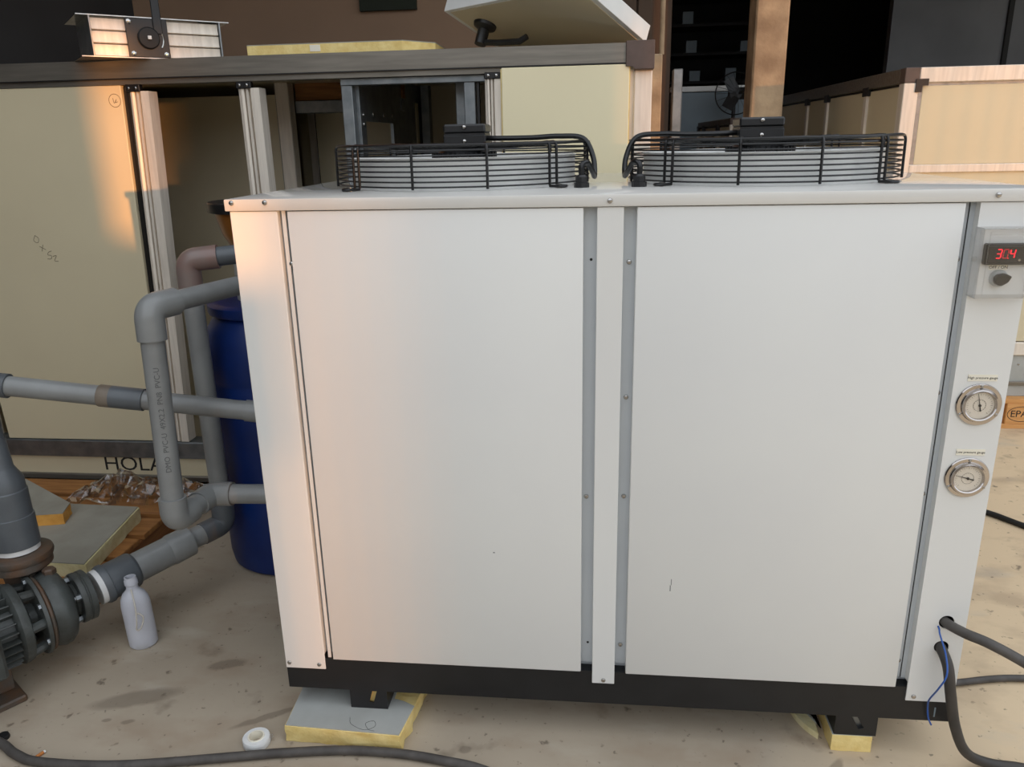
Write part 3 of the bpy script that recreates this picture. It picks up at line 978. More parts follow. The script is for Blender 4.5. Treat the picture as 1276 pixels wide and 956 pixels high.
def seven(ch, x, z, h):
    w = h * 0.5
    seg = {'a': ((0, h), (w, h)), 'b': ((w, h), (w, h / 2)), 'c': ((w, h / 2), (w, 0)), 'd': ((0, 0), (w, 0)), 'e': ((0, h / 2), (0, 0)), 'f': ((0, h), (0, h / 2)), 'g': ((0, h / 2), (w, h / 2))}
    on = {'3': 'abcdg', '0': 'abcdef', '4': 'bcfg'}[ch]
    mb = MB()
    for s in on:
        (x0, z0), (x1, z1) = seg[s]
        a = V((x + x0 + z0 * 0.12, -0.0154, z + z0))
        b = V((x + x1 + z1 * 0.12, -0.0154, z + z1))
        d = (b - a).normalized() * 0.0007
        mb.tube([a + d, b - d], 0.00085, 6)
    return mb


obj('digit', seven('3', 1.4335, 1.1115, 0.0155), M['led'], ct)
obj('digit', seven('0', 1.4450, 1.1115, 0.0155), M['led_dim'], ct)
obj('digit', seven('4', 1.4565, 1.1115, 0.0155), M['led'], ct)
obj('decimal_point', MB().box(1.4540, 1.4552, -0.0158, -0.0150, 1.1105, 1.1118), M['led'], ct)
obj('button', MB().cyl((1.474, -0.015, 1.108), (1.474, -0.0162, 1.108), 0.0022, n=12), M['steel'], ct)
sb = obj('switch_label', MB().box(1.4315, 1.4640, -0.0008, 0.0, 1.0880, 1.0975), M['paper'], CH)
text('lettering', 'OFF / ON', 0.0078, front(1.4478, -0.0009, 1.0927), M['ink'], sb)
kn = obj('switch_knob', MB().lathe([(0.0155, 0), (0.0155, 0.006), (0.0145, 0.008), (0.0, 0.008)], (1.450, 0, 1.073), (0, -1, 0), 32), M['pale_plastic'], CH)
kp = [(0.0165, 0.0), (0.008, 0.0085), (-0.004, 0.0105), (-0.0105, 0.007), (-0.0125, 0.0), (-0.0105, -0.007), (-0.004, -0.0105), (0.008, -0.0085)]
ca, sa = math.cos(0.35), math.sin(0.35)
obj('pointer', MB().prism([(x * ca - y * sa, x * sa + y * ca) for x, y in kp], 0.008, 0.020, front(1.450, 0, 1.073), 0.0015), M['black_plastic'], kn)
cv = MB()
xa, xb, za, zb, yo = 1.3985, 1.4985, 1.0415, 1.1665, -0.036
cv.box(xa, xb, yo, yo + 0.0018, za, zb, 0.0006)
cv.box(xa, xa + 0.0018, yo + 0.0018, -0.0003, za, zb)
cv.box(xb - 0.0018, xb, yo + 0.0018, -0.0003, za, zb)
cv.box(xa + 0.0018, xb - 0.0018, yo + 0.0018, -0.0003, za, za + 0.0018)
cv.box(xa + 0.0018, xb - 0.0018, yo + 0.0018, -0.0003, zb - 0.0018, zb)
cv.box(xa + 0.010, xa + 0.0115, yo - 0.0012, yo, za + 0.006, zb - 0.006)
cv.box(xa + 0.010, xb - 0.008, yo - 0.0012, yo, zb - 0.012, zb - 0.0105)
obj('clear_cover', cv, M['clear'], CH)

# ------------------------------------------------------------------ foam under the feet
t = thing('foam_slab', (0.15, 0.05, 0), 'grey faced foam slab lying under the chiller\'s left foot', 'insulation board')


def rough_slab(poly, z0, z1, amp, seed, seg=14, open_top=False):
    """slab with a torn, uneven edge"""
    pts = []
    n = len(poly)
    for i in range(n):
        a, b = V((*poly[i], 0)), V((*poly[(i + 1) % n], 0))
        d = (b - a)
        nr = V((d.y, -d.x, 0)).normalized()
        for k in range(seg):
            s = k / seg
            pts.append((a + d * s, nr))
    mb = MB()
    rings = []
    for lv in range(4):
        z = z0 + (z1 - z0) * lv / 3
        ring = []
        for p, nr in pts:
            j = noise.noise(V((p.x * 30 + seed, p.y * 30, lv * 1.7))) * amp
            if lv == 3:
                j *= 0.15
            ring.append(mb.bm.verts.new(V((p.x, p.y, z)) + nr * j))
        rings.append(ring)
    N = len(pts)
    for A, B in zip(rings, rings[1:]):
        for i in range(N):
            mb.bm.faces.new((A[i], A[(i + 1) % N], B[(i + 1) % N], B[i]))
    mb.bm.faces.new(list(reversed(rings[0])))
    mb.bm.faces.new(rings[-1])
    return mb


fp = [(0.010, -0.068), (0.288, -0.080), (0.306, 0.105), (0.31, 0.20), (0.0, 0.20)]
obj('core', rough_slab(fp, 0.0005, 0.041, 0.009, 1.0), M['foam'], t)
fac = MB()
cut = [(0.30, 0.13), (0.262, 0.035), (0.25, 0.06), (0.235, 0.09)]
fac.prism([(0.012, -0.066), (0.284, -0.077), (0.298, 0.02), (0.27, 0.035), (0.244, 0.042), (0.243, 0.20), (0.0, 0.20)], 0.041, 0.043)
obj('facing', fac, M['sheet'], t)
obj('scribble', MB().tube(spline([(0.155, -0.03, 0.0433), (0.165, -0.052, 0.0433), (0.20, -0.068, 0.0433), (0.222, -0.055, 0.0433), (0.215, -0.038, 0.0433), (0.198, -0.047, 0.0433), (0.21, -0.066, 0.0433), (0.225, -0.07, 0.0433)]), 0.0004, 4), M['ink'], t)

t = thing('foam_block', (1.30, 0.1, 0), 'small yellow foam block under the chiller\'s right foot', 'foam block')
obj('core', rough_slab([(1.258, 0.002), (1.345, 0.002), (1.347, 0.30), (1.262, 0.30)], 0.0005, 0.0415, 0.003, 5.0), M['foam'], t)
obj('facing', MB().box(1.259, 1.345, 0.004, 0.30, 0.0415, 0.043), M['sheet'], t)
t = thing('foam_offcut', (1.21, 0.12, 0), 'round cut pale foam offcut on the floor left of the foam block', 'foam offcut')
arc = [(1.345 + 0.15 * math.cos(a), 0.14 + 0.15 * math.sin(a)) for a in (PI * (0.72 + i * 0.57 / 14) for i in range(15))]
arc = [(x, y) for x, y in arc if x < 1.25] + [(1.25, 0.24)]
obj('core', MB().prism([p for p in arc], 0.0, 0.016), M['foam_pale'], t)
obj('facing', MB().prism([(max(1.215 + (y - 0.14) ** 2 * 2.2, x + 0.028), y) for x, y in arc if 0.05 < y < 0.22 and x < 1.245] + [(1.249, 0.22), (1.249, 0.05)], 0.016, 0.018), M['sheet'], t)

# ------------------------------------------------------------------ PVC pipework
def straight(parent, a, b, r, material, name='pipe', n=28):
    return obj(name, MB().cyl(a, b, r, n=n), material, parent)


def elbow(parent, a, c, b, r, material, arm=0.052, rim=0.0):
    """socket elbow around corner c, legs towards a and b"""
    a, b, c = V(a), V(b), V(c)
    da, db = (a - c).normalized(), (b - c).normalized()
    p = fillet([c + da * arm, c, c + db * arm], r * 0.98, 10)
    p = [c + da * arm] + p[1:-1] + [c + db * arm]
    return obj('elbow', MB().tube(p, r, 28), material, parent)


# A: the loop in front, out of the chiller high and low
A0, A1, A2, A3, A4, A5 = V((-0.003, 0.53, 0.995)), V((-0.165, 0.50, 0.99)), V((-0.293, 0.15, 0.985)), V((-0.293, 0.12, 0.465)), V((-0.268, 0.262, 0.47)), V((-0.003, 0.275, 0.47))
pa = thing('pipe_loop', (-0.29, 0.13, 0.43), 'grey PVC pipe loop with elbows on the chiller\'s left side, nearest the camera', 'pipe')
u = lambda a, b, s: a + (b - a).normalized() * s
straight(pa, A0, u(A1, A0, 0.03), 0.0245, M['pvc'])
elbow(pa, A0, A1, A2, 0.030, M['pvc'])
straight(pa, u(A1, A2, 0.03), u(A2, A1, 0.03), 0.0245, M['pvc'])
elbow(pa, A1, A2, A3, 0.0325, M['pvc'], 0.075)
vp = straight(pa, u(A2, A3, 0.03), u(A3, A2, 0.03), 0.0265, M['pvc'])
elbow(pa, A2, A3, A4, 0.0325, M['pvc'], 0.06)
straight(pa, u(A3, A4, 0.03), u(A4, A3, 0.03), 0.0265, M['pvc'])
elbow(pa, A3, A4, A5, 0.031, M['pvc'], 0.055)
straight(pa, u(A4, A5, 0.03), u(A5, A4, 0.08), 0.0255, M['pvc'])
straight(pa, u(A5, A4, 0.10), A5, 0.029, M['pvc'], 'coupling')
vc = (A2 + A3) / 2
look = (V((0.72, -1.51, vc.z)) - vc).normalized()
text('lettering', 'DMO  PVC-U  49X2.2  PN8  PVC-U', 0.017, basis(vc + look * 0.0268, A2 - A3, look.cross(A2 - A3)), M['pvc_print'], vp)

# B: riser behind, from the chiller down to the pump suction
B0, B1, B2 = V((-0.003, 0.70, 1.065)), V((-0.42, 0.585, 1.03)), V((-0.42, 0.585, 0.215))
S0 = V((-0.648, 0.262, 0.172))
pb = thing('suction_pipe', (-0.42, 0.585, 0.15), 'grey PVC riser pipe in front of the blue drum that bends down to the pump', 'pipe')
straight(pb, B0, u(B1, B0, 0.04), 0.027, M['pvc_dark'])
elbow(pb, B0, B1, B2, 0.0335, M['pvc_pink'], 0.085)['label'] = 'pinkish primer stained elbow'
straight(pb, u(B1, B2, 0.04), u(B2, B1, 0.04), 0.0285, M['pvc'])
elbow(pb, B1, B2, S0, 0.034, M['pvc_dark'], 0.075)
sd = (S0 - B2).normalized()
Ls = (S0 - B2).length
straight(pb, B2 + sd * 0.06, B2 + sd * 0.125, 0.0315, M['pvc'])
obj('coupling', MB().lathe([(0.034, 0), (0.0455, 0.002), (0.0465, 0.06), (0.044, 0.07)], B2 + sd * 0.115, sd, 28), M['pvc'], pb)
straight(pb, B2 + sd * 0.17, B2 + sd * (Ls - 0.05), 0.0435, M['pvc'])
obj('adaptor', MB().lathe([(0.043, 0), (0.050, 0.006), (0.052, 0.012), (0.052, 0.08), (0.056, 0.082), (0.056, 0.094), (0.053, 0.1)], B2 + sd * (Ls - 0.115), sd, 30), M['pvc_dark'], pb)
obj('sealing_tape', MB().cyl(B2 + sd * (Ls - 0.018), B2 + sd * (Ls - 0.001), 0.050, n=28), M['white_tape'], pb, label='white sealing tape')

# C: straight run from the pump riser to the chiller
C0, C1, C2 = V((-0.003, 0.345, 0.655)), V((-0.83, 0.225, 0.782)), V((-0.795, 0.20, 0.335))
pc = thing('discharge_pipe', (-0.795, 0.20, 0.33), 'grey PVC pipe rising from the pump and running level to the chiller', 'pipe')
C1 = V((-0.812, 0.215, 0.780))
elbow(pc, C0, C1, C2, 0.031, M['pvc_dark'], 0.07)
cd = (C0 - C1).normalized()
LC = (C0 - C1).length
straight(pc, C1 + cd * 0.04, C1 + cd * 0.36, 0.0255, M['pvc'])
obj('coupling', MB().lathe([(0.0275, 0), (0.0285, 0.002), (0.0285, 0.03)], C1 + cd * 0.29, cd, 28), M['pvc_rust'], pc, label='rust stained coupling')
straight(pc, C1 + cd * 0.32, C1 + cd * 0.40, 0.0285, M['pvc_dark'], 'coupling')
straight(pc, C1 + cd * 0.38, C1 + cd * (LC - 0.12), 0.025, M['pvc'])
straight(pc, C1 + cd * (LC - 0.175), C0, 0.028, M['pvc'], 'coupling')
ud = (C1 - C2).normalized()
obj('sealing_tape', MB().cyl(C2 - ud * 0.012, C2 + ud * 0.004, 0.051, n=30), M['white_tape'], pc, label='white sealing tape')
obj('adaptor', MB().lathe([(0.054, 0.002), (0.054, 0.085), (0.0515, 0.087), (0.0515, 0.155), (0.049, 0.158), (0.049, 0.185), (0.034, 0.215), (0.032, 0.22), (0.0275, 0.3)], C2, ud, 32), M['pvc_dark'], pc)
straight(pc, C2 + ud * 0.25, C1 - ud * 0.03, 0.0262, M['pvc_dark'])

# ------------------------------------------------------------------ pump
ax = -sd                                   # from suction towards the motor
ax = V((ax.x, ax.y, 0)).normalized()       # towards the suction side
side_v = V((-ax.y, ax.x, 0))
PC = S0 - ax * 0.112
PC.z = 0.166
pump = thing('water_pump', (PC.x - ax.x * 0.15, PC.y - ax.y * 0.15, 0), 'grey cast iron centrifugal pump with finned motor on the floor at left', 'pump')
P_ = lambda s, t=0.0, z=0.0: PC + ax * s + side_v * t + V((0, 0, z))
obj('volute', MB().lathe([(0.03, -0.024), (0.085, -0.024), (0.096, -0.020), (0.100, -0.010), (0.104, 0.002), (0.102, 0.016), (0.092, 0.030), (0.075, 0.038), (0.055, 0.044), (0.045, 0.05), (0.042, 0.07), (0.042, 0.09)], P_(0), ax, 44), M['cast'], pump)
obj('casing_seam', MB().lathe([(0.099, -0.034), (0.103, -0.031), (0.103, -0.026), (0.099, -0.022)], P_(0), ax, 44), M['cast_rust'], pump)
obj('back_plate', MB().lathe([(0.05, -0.044), (0.105, -0.044), (0.107, -0.041), (0.107, -0.035), (0.05, -0.033)], P_(0), ax, 44), M['cast'], pump)
fl = obj('suction_flange', MB().lathe([(0.045, 0.058), (0.068, 0.058), (0.070, 0.061), (0.070, 0.072), (0.067, 0.074), (0.067, 0.077), (0.070, 0.079), (0.070, 0.092), (0.067, 0.094), (0.05, 0.094)], P_(0), ax, 40), M['cast'], pump)
for k in range(4):
    a = PI / 4 + k * PI / 2 + 0.3
    pnt = P_(0.046, 0.055 * math.cos(a), 0.055 * math.sin(a))
    obj('bolt', MB().cyl(pnt, pnt + ax * 0.012, 0.010, n=6).cyl(pnt - ax * 0.01, pnt, 0.006, n=10), M['galv'], fl)
for k in range(6):
    a = k * PI / 3 + 0.4
    pnt = P_(-0.05, 0.096 * math.cos(a), 0.096 * math.sin(a))
    obj('bolt', MB().cyl(pnt, pnt + ax * 0.014, 0.009, n=6), M['galv'], pump)
    obj('adaptor_rib', MB().tube([P_(-0.044, 0.082 * math.cos(a + 0.5), 0.082 * math.sin(a + 0.5)), P_(-0.078, 0.088 * math.cos(a + 0.5), 0.088 * math.sin(a + 0.5))], 0.013, 8), M['cast'], pump)
obj('bearing_housing', MB().lathe([(0.05, -0.08), (0.05, -0.065), (0.036, -0.06), (0.036, -0.04)], P_(0), ax, 28), M['cast'], pump)
obj('end_bell', MB().lathe([(0.04, -0.073), (0.095, -0.073), (0.104, -0.077), (0.107, -0.087), (0.107, -0.097), (0.100, -0.104), (0.09, -0.106)], P_(0), ax, 40), M['cast'], pump)
mt = obj('motor', MB().cyl(P_(-0.10), P_(-0.37), 0.080, n=40), M['cast'], pump)
for k in range(26):
    a = 2 * PI * k / 26
    e = side_v * math.cos(a) + V((0, 0, math.sin(a)))
    q = ax.cross(e).normalized() * 0.0024
    p0, p1 = P_(-0.106), P_(-0.365)
    i_, o_ = e * 0.078, e * 0.103
    obj('cooling_fin', MB().hexa([p0 + i_ - q, p0 + i_ + q, p1 + i_ + q, p1 + i_ - q, p0 + o_ - q * .6, p0 + o_ + q * .6, p1 + o_ + q * .6, p1 + o_ - q * .6]), M['cast'], mt)
obj('motor_cover', MB().lathe([(0.106, 0), (0.108, -0.05), (0.09, -0.075), (0, -0.08)], P_(-0.365), ax, 36), M['cast'], pump)
mF = MX((ax, side_v, V((0, 0, 1)))).transposed().to_4x4()
mF.translation = V((PC.x, PC.y, 0))
obj('terminal_box', MB().box(-0.28, -0.155, -0.150, -0.096, 0.11, 0.225, 0.008, mF), M['cast'], pump, label='square dark terminal box')
obj('motor_base', MB().box(-0.32, -0.12, -0.10, 0.10, 0.0, 0.018, 0.004, mF).box(-0.31, -0.13, -0.05, 0.05, 0.018, 0.095, 0.003, mF), M['cast_rust'], pump)
# discharge nozzle and flange
nz = C2 - ud * 0.012
obj('discharge_flange', MB().lathe([(0.05, 0), (0.068, 0.0), (0.078, -0.006), (0.080, -0.014), (0.078, -0.022), (0.072, -0.025), (0.074, -0.028), (0.074, -0.044), (0.05, -0.048)], nz, (0, 0, 1), 40), M['cast_rust'], pump, label='brown rusty flange')
obj('discharge_nozzle', MB().hexa([V(q) for q in ((nz.x - 0.03, nz.y - 0.035, 0.20), (nz.x + 0.045, nz.y - 0.025, 0.20), (nz.x + 0.045, nz.y + 0.04, 0.20), (nz.x - 0.03, nz.y + 0.04, 0.20),
                                                (nz.x - 0.04, nz.y - 0.04, nz.z - 0.044), (nz.x + 0.04, nz.y - 0.04, nz.z - 0.044), (nz.x + 0.04, nz.y + 0.04, nz.z - 0.044), (nz.x - 0.04, nz.y + 0.04, nz.z - 0.044))], 0.006), M['cast_rust'], pump)
obj('priming_plug', MB().lathe([(0.017, 0), (0.017, 0.012), (0.013, 0.016), (0, 0.018)], P_(0.012, 0.0, 0.1), (0, 0, 1), 6), M['cast_rust'], pump)

# ------------------------------------------------------------------ drum and funnel behind the pipes
DC = (-0.30, 0.835)
dr_ = thing('blue_drum', (DC[0], DC[1], 0), 'blue plastic drum standing behind the pipes beside the chiller', 'drum')
obj('barrel', MB().lathe([(0.0, 0.0), (0.195, 0.0), (0.208, 0.012), (0.214, 0.05), (0.215, 0.30), (0.212, 0.31), (0.212, 0.325), (0.215, 0.335), (0.215, 0.62), (0.212, 0.63), (0.212, 0.645), (0.215, 0.655),
                          (0.213, 0.72), (0.200, 0.79), (0.175, 0.83), (0.165, 0.84), (0.0, 0.845)], (DC[0], DC[1], 0), (0, 0, 1), 56), M['drum'], dr_)
obj('lid_ring', MB().lathe([(0.165, 0.835), (0.185, 0.842), (0.188, 0.85), (0.188, 0.87), (0.18, 0.876), (0.165, 0.88), (0, 0.88)], (DC[0], DC[1], 0), (0, 0, 1), 48), M['drum'], dr_)
fn = thing('amber_funnel', (DC[0] + 0.01, DC[1], 0.88), 'amber plastic funnel with black rim standing on the blue drum', 'funnel')
obj('neck', MB().lathe([(0.105, 0.88), (0.105, 1.0), (0.10, 1.004), (0.0, 1.004)], (DC[0] + 0.01, DC[1], 0), (0, 0, 1), 32), M['pale_plastic'], fn)
obj('cone', MB().lathe([(0.075, 1.004), (0.10, 1.03), (0.125, 1.08), (0.142, 1.145)], (DC[0] + 0.01, DC[1], 0), (0, 0, 1), 40), M['amber'], fn)
obj('rim', MB().lathe([(0.140, 1.145), (0.158, 1.145), (0.160, 1.148), (0.160, 1.172), (0.157, 1.175), (0, 1.175)], (DC[0] + 0.01, DC[1], 0), (0, 0, 1), 44), M['black_plastic'], fn)

# ------------------------------------------------------------------ pallet with foam boards and film, left
pt = thing('wooden_pallet', (-1.3, 0.75, 0), 'brown wooden pallet on the floor in front of the left unit', 'pallet')
zt = 0.1
for i in range(5):
    y0 = 0.405 + i * 0.148
    obj('board', MB().box(-2.0, -0.772, y0, y0 + 0.12, zt - 0.02, zt, 0.002), M['wood'], pt)
for x in (-1.98, -1.42, -0.865):
    obj('stringer', MB().box(x, x + 0.085, 0.405, 1.117, 0.0, zt - 0.02, 0.002), M['wood_y'], pt)

fb1 = thing('foam_board', (-0.95, 0.6, 0.1), 'pale foam board with grey face lying on the left pallet', 'insulation board')
q1 = [(-1.25, 0.455), (-0.785, 0.440), (-0.835, 0.812), (-1.25, 0.83)]
q1 = [(-1.25, 0.440), (-0.790, 0.425), (-0.842, 0.805), (-1.25, 0.82)]
obj('core', rough_slab(q1, 0.1, 0.146, 0.006, 9.0), M['foam_pale'], fb1)
obj('facing', MB().prism([(x - 0.004, y) for x, y in q1], 0.146, 0.149), M['sheet_dark'], fb1)
fb2 = thing('foam_board', (-1.15, 0.7, 0.149), 'small orange edged foam board on top of the pale board', 'insulation board')
q2 = [(-1.32, 0.60), (-1.02, 0.665), (-1.045, 0.74), (-1.34, 0.92)]
obj('core', rough_slab(q2, 0.1495, 0.187, 0.004, 3.0), M['foam_orange'], fb2)
obj('facing', MB().prism(q2, 0.187, 0.190), M['sheet_dark'], fb2)


def crumple(cx, cy, cz, sx, sy, sz, seed, nu=34, nv=14):
    mb = MB()
    g = []
    for i in range(nu):
        row = []
        for j in range(nv):
            u_, v_ = i / (nu - 1), j / (nv - 1)
            p = V((cx + (u_ - 0.5) * sx, cy + (v_ - 0.5) * sy, cz))
            env = math.sin(PI * u_) ** 0.5 * math.sin(PI * (0.1 + 0.85 * v_))
            h = (0.45 + 0.9 * noise.noise(V((u_ * 7 + seed, v_ * 4, 0))) + 0.5 * noise.noise(V((u_ * 19 + seed, v_ * 11, 3)))) * env
            p.z += max(0.004, h * sz)
            p.x += 0.02 * noise.noise(V((u_ * 13, v_ * 9, seed)))
            p.y += 0.02 * noise.noise(V((u_ * 13, v_ * 9, seed + 5)))
            row.append(mb.bm.verts.new(p))
        g.append(row)
    for i in range(nu - 1):
        for j in range(nv - 1):
            mb.bm.faces.new((g[i][j], g[i + 1][j], g[i + 1][j + 1], g[i][j + 1]))
    return mb


film = obj('packing_film', crumple(-0.95, 0.99, 0.102, 0.50, 0.20, 0.12, 2.0), M['film'], None, False)
tag(film, 'crumpled clear packing film on the left pallet under the lettering', 'film')

# ------------------------------------------------------------------ small things on the floor
bt = thing('plastic_bottle', (-0.533, 0.262, 0), 'milky plastic bottle with a loose cord, standing by the suction pipe', 'bottle')
bprof = [(0.0, 0.0), (0.030, 0.0), (0.035, 0.006), (0.036, 0.03), (0.036, 0.125), (0.034, 0.143), (0.027, 0.158), (0.017, 0.168), (0.0145, 0.174), (0.0145, 0.182), (0.0165, 0.184), (0.0165, 0.196), (0.0145, 0.199), (0.0145, 0.206), (0.012, 0.206), (0.012, 0.17)]
bprof = [(r * 1.05, h * 1.04) for r, h in bprof]
mb = MB().lathe(bprof, (0, 0, 0), (0, 0, 1), 40, False)
for v in mb.bm.verts:
    v.co.y *= 0.86
    v.co = MX.Rotation(0.5, 3, 'Z') @ v.co
    v.co.x += -0.533 - 0.03 * v.co.z
    v.co.y += 0.262
obj('body', mb, M['bottle'], bt)
obj('cord', MB().tube(spline([(-0.530, 0.244, 0.186), (-0.520, 0.232, 0.17), (-0.512, 0.222, 0.14), (-0.513, 0.218, 0.10), (-0.518, 0.220, 0.075), (-0.506, 0.222, 0.08), (-0.498, 0.228, 0.11), (-0.508, 0.223, 0.125), (-0.514, 0.221, 0.12)]), 0.0022, 6), M['strap'], bt)

tr = thing('tape_roll', (-0.055, -0.083, 0), 'small white tape roll lying on the floor left of the foam slab', 'tape roll')
obj('roll', MB().lathe([(0.019, 0), (0.030, 0), (0.031, 0.002), (0.031, 0.018), (0.030, 0.02), (0.019, 0.02), (0.019, 0.0)], (-0.055, -0.083, 0), (0, 0, 1), 36, False), M['white_tape'], tr)
obj('spool', MB().lathe([(0.016, 0), (0.019, 0), (0.019, 0.022), (0.016, 0.022), (0.016, 0.0)], (-0.055, -0.083, 0), (0, 0, 1), 32, False), M['paper'], tr)
obj('tape_end', MB().box(-0.030, -0.018, -0.072, -0.071, 0.0, 0.02), M['clear'], tr)

cg = thing('cigarette_end', (-0.54, -0.16, 0), 'cigarette end on the floor at the lower left', 'cigarette end')
obj('filter', MB().cyl((-0.545, -0.170, 0.004), (-0.538, -0.154, 0.004), 0.0038, n=14), M['tan'], cg)
obj('ash', MB().cyl((-0.538, -0.154, 0.004), (-0.5362, -0.150, 0.004), 0.0038, 0.003, n=14), M['white'], cg)
tag(obj('black_cap', MB().lathe([(0.0, 0.0), (0.013, 0), (0.0135, 0.004), (0.012, 0.01), (0, 0.011)], (-0.668, -0.115, 0), (0, 0, 1), 20), M['black_rubber']),
    'small black cap on the floor at the lower left edge', 'cap')

# cables
def cable(name, pts, r, material, label, cat='cable'):
    return tag(obj(name, MB().tube(spline(pts, 8), r, 12), material), label, cat)


cable('floor_cable', [(-0.78, -0.10, .011), (-0.655, -0.141, .011), (-0.59, -0.173, .011), (-0.517, -0.190, .011), (-0.33, -0.184, .011), (-0.069, -0.136, .011), (0.018, -0.119, .011), (0.162, -0.099, .011),
                      (0.293, -0.099, .011), (0.406, -0.114, .011), (0.48, -0.13, .011), (0.6, -0.18, .011), (0.85, -0.30, .011), (1.1, -0.5, .011)], 0.0105, M['cable_grey'],
      'long dusty grey cable crossing the floor in front of the chiller')
cable('power_cable', [(1.457, 0.027, .350), (1.458, 0.0, .346), (1.475, -0.045, .352), (1.51, -0.075, .350), (1.568, -0.10, .327), (1.65, -0.12, .28), (1.78, -0.12, .19), (1.95, -0.08, .08), (2.1, 0.0, .016), (2.3, .1, .012)], 0.0105, M['cable_grey'],
      'grey power cable from the upper hole in the chiller\'s right column')
cable('power_cable', [(1.454, 0.027, .290), (1.456, 0.0, .284), (1.460, -0.035, .262), (1.470, -0.045, .20), (1.490, -0.045, .12), (1.525, -0.038, .05), (1.585, -0.025, .013), (1.66, -0.035, .012), (1.8, -0.08, .012), (2.0, -0.2, .012)], 0.0110, M['cable_black'],
      'black power cable from the lower hole, dropping to the floor')
cable('floor_cable', [(1.40, 0.20, .011), (1.52, 0.225, .011), (1.639, 0.251, .011), (1.72, 0.270, .011), (1.802, 0.279, .011), (2.0, 0.28, .011)], 0.0085, M['cable_grey'],
      'grey cable on the floor coming out from behind the chiller\'s right side')
cable('floor_cable', [(1.9, 1.35, .011), (2.05, 1.29, .011), (2.143, 1.214, .011), (2.212, 1.125, .011), (2.4, 0.9, .011)], 0.010, M['black_rubber'],
      'thin black cable on the floor right of the chiller, further back')
cable('blue_wire', [(1.447, 0.024, .336), (1.444, -0.006, .334), (1.444, -0.014, .325), (1.450, -0.040, .292), (1.444, -0.068, .265), (1.436, -0.060, .225), (1.440, -0.022, .168), (1.447, -0.006, .135), (1.452, -0.005, .108), (1.460, -0.006, .090)], 0.0018, M['blue_wire'],
      'thin blue wire hanging from the holes in the right column', 'wire')

# ------------------------------------------------------------------ right air handling unit on its pallet
def framed_unit(name, label, x0, x1, y0, y1, z0, z1, bw, mid, group=None):
    t = thing(name, (x0, y0, z0), label, 'air handler', group)
    obj('corner_post', MB().box(x0, x0 + bw, y0, y0 + bw, z0 + bw, z1 - bw, 0.003), M['alu'], t)
    obj('top_beam', MB().box(x0 + bw, x1, y0, y0 + bw, z1 - bw, z1, 0.003), M['alu'], t)
    obj('side_beam', MB().box(x0, x0 + bw, y0 + bw, y1, z1 - bw, z1, 0.003), M['alu_x'], t)
    obj('bottom_beam', MB().box(x0, x1, y0, y0 + bw, z0, z0 + bw, 0.003), M['alu'], t)
    obj('corner_block', MB().box(x0 - 0.001, x0 + bw, y0 - 0.001, y0 + bw, z1 - bw, z1 + 0.001, 0.003), M['block_brown'], t)
    zs = [z0 + bw] + ([mid] if mid else []) + [z1 - bw]
    for a, b in zip(zs, zs[1:]):
        obj('panel', MB().box(x0 + bw + 0.02, x1, y0 + 0.012, y0 + 0.045, a + 0.004, b - 0.012, 0.002), M['panel'], t)
        obj('gasket', MB().box(x0 + bw, x0 + bw + 0.02, y0 + 0.012, y0 + 0.04, a + 0.004, b - 0.005).box(x0 + bw, x1, y0 + 0.014, y0 + 0.04, b - 0.012, b), M['galv'], t)
    if mid:
        obj('middle_rail', MB().box(x0 + bw, x1, y0, y0 + bw, mid - 0.03, mid + 0.004, 0.003), M['alu'], t)
    obj('corner_bracket', MB().prism([(0, 0), (0.028, 0), (0.028, -0.03), (0.012, -0.03)][0:0] or [(0, 0.015), (0.05, 0.015), (0.05, -0.012), (0.026, -0.012), (0.026, -0.038), (0, -0.038)], 0.0, 0.006, front(x0 + bw - 0.014, y0, z1 - bw)), M['block_black'], t)
    ys = [y0 + bw, y0 + 0.50, y0 + 1.18, y0 + 1.62, y0 + 2.4, y1]
    ys = [y for y in ys if y < y1] + [y1]
    for a, b in zip(ys, ys[1:]):
        obj('panel', MB().box(x0 + 0.012, x0 + 0.045, a + 0.03, b - 0.02, z0 + bw, z1 - bw - 0.01, 0.002), M['panel'], t)
        obj('side_post', MB().box(x0, x0 + 0.03, b - 0.02, b + 0.02, z0 + bw, z1 - bw), M['alu'], t)
        obj('corner_bracket', MB().box(x0 - 0.004, x0 + 0.02, b - 0.04, b + 0.04, z1 - bw - 0.03, z1 - bw + 0.01, 0.002), M['block_black'], t)
    obj('gasket', MB().box(x0 + 0.02, x0 + 0.03, y0 + bw, y1, z0 + bw, z1 - bw), M['block_black'], t)
    obj('roof_panel', MB().box(x0 + bw, x1, y0 + bw, y1, z1 - 0.05, z1 - 0.005), M['panel'], t)
    obj('back_panel', MB().box(x0 + bw, x1, y1 - 0.04, y1, z0 + bw, z1 - bw), M['panel'], t)
    return t


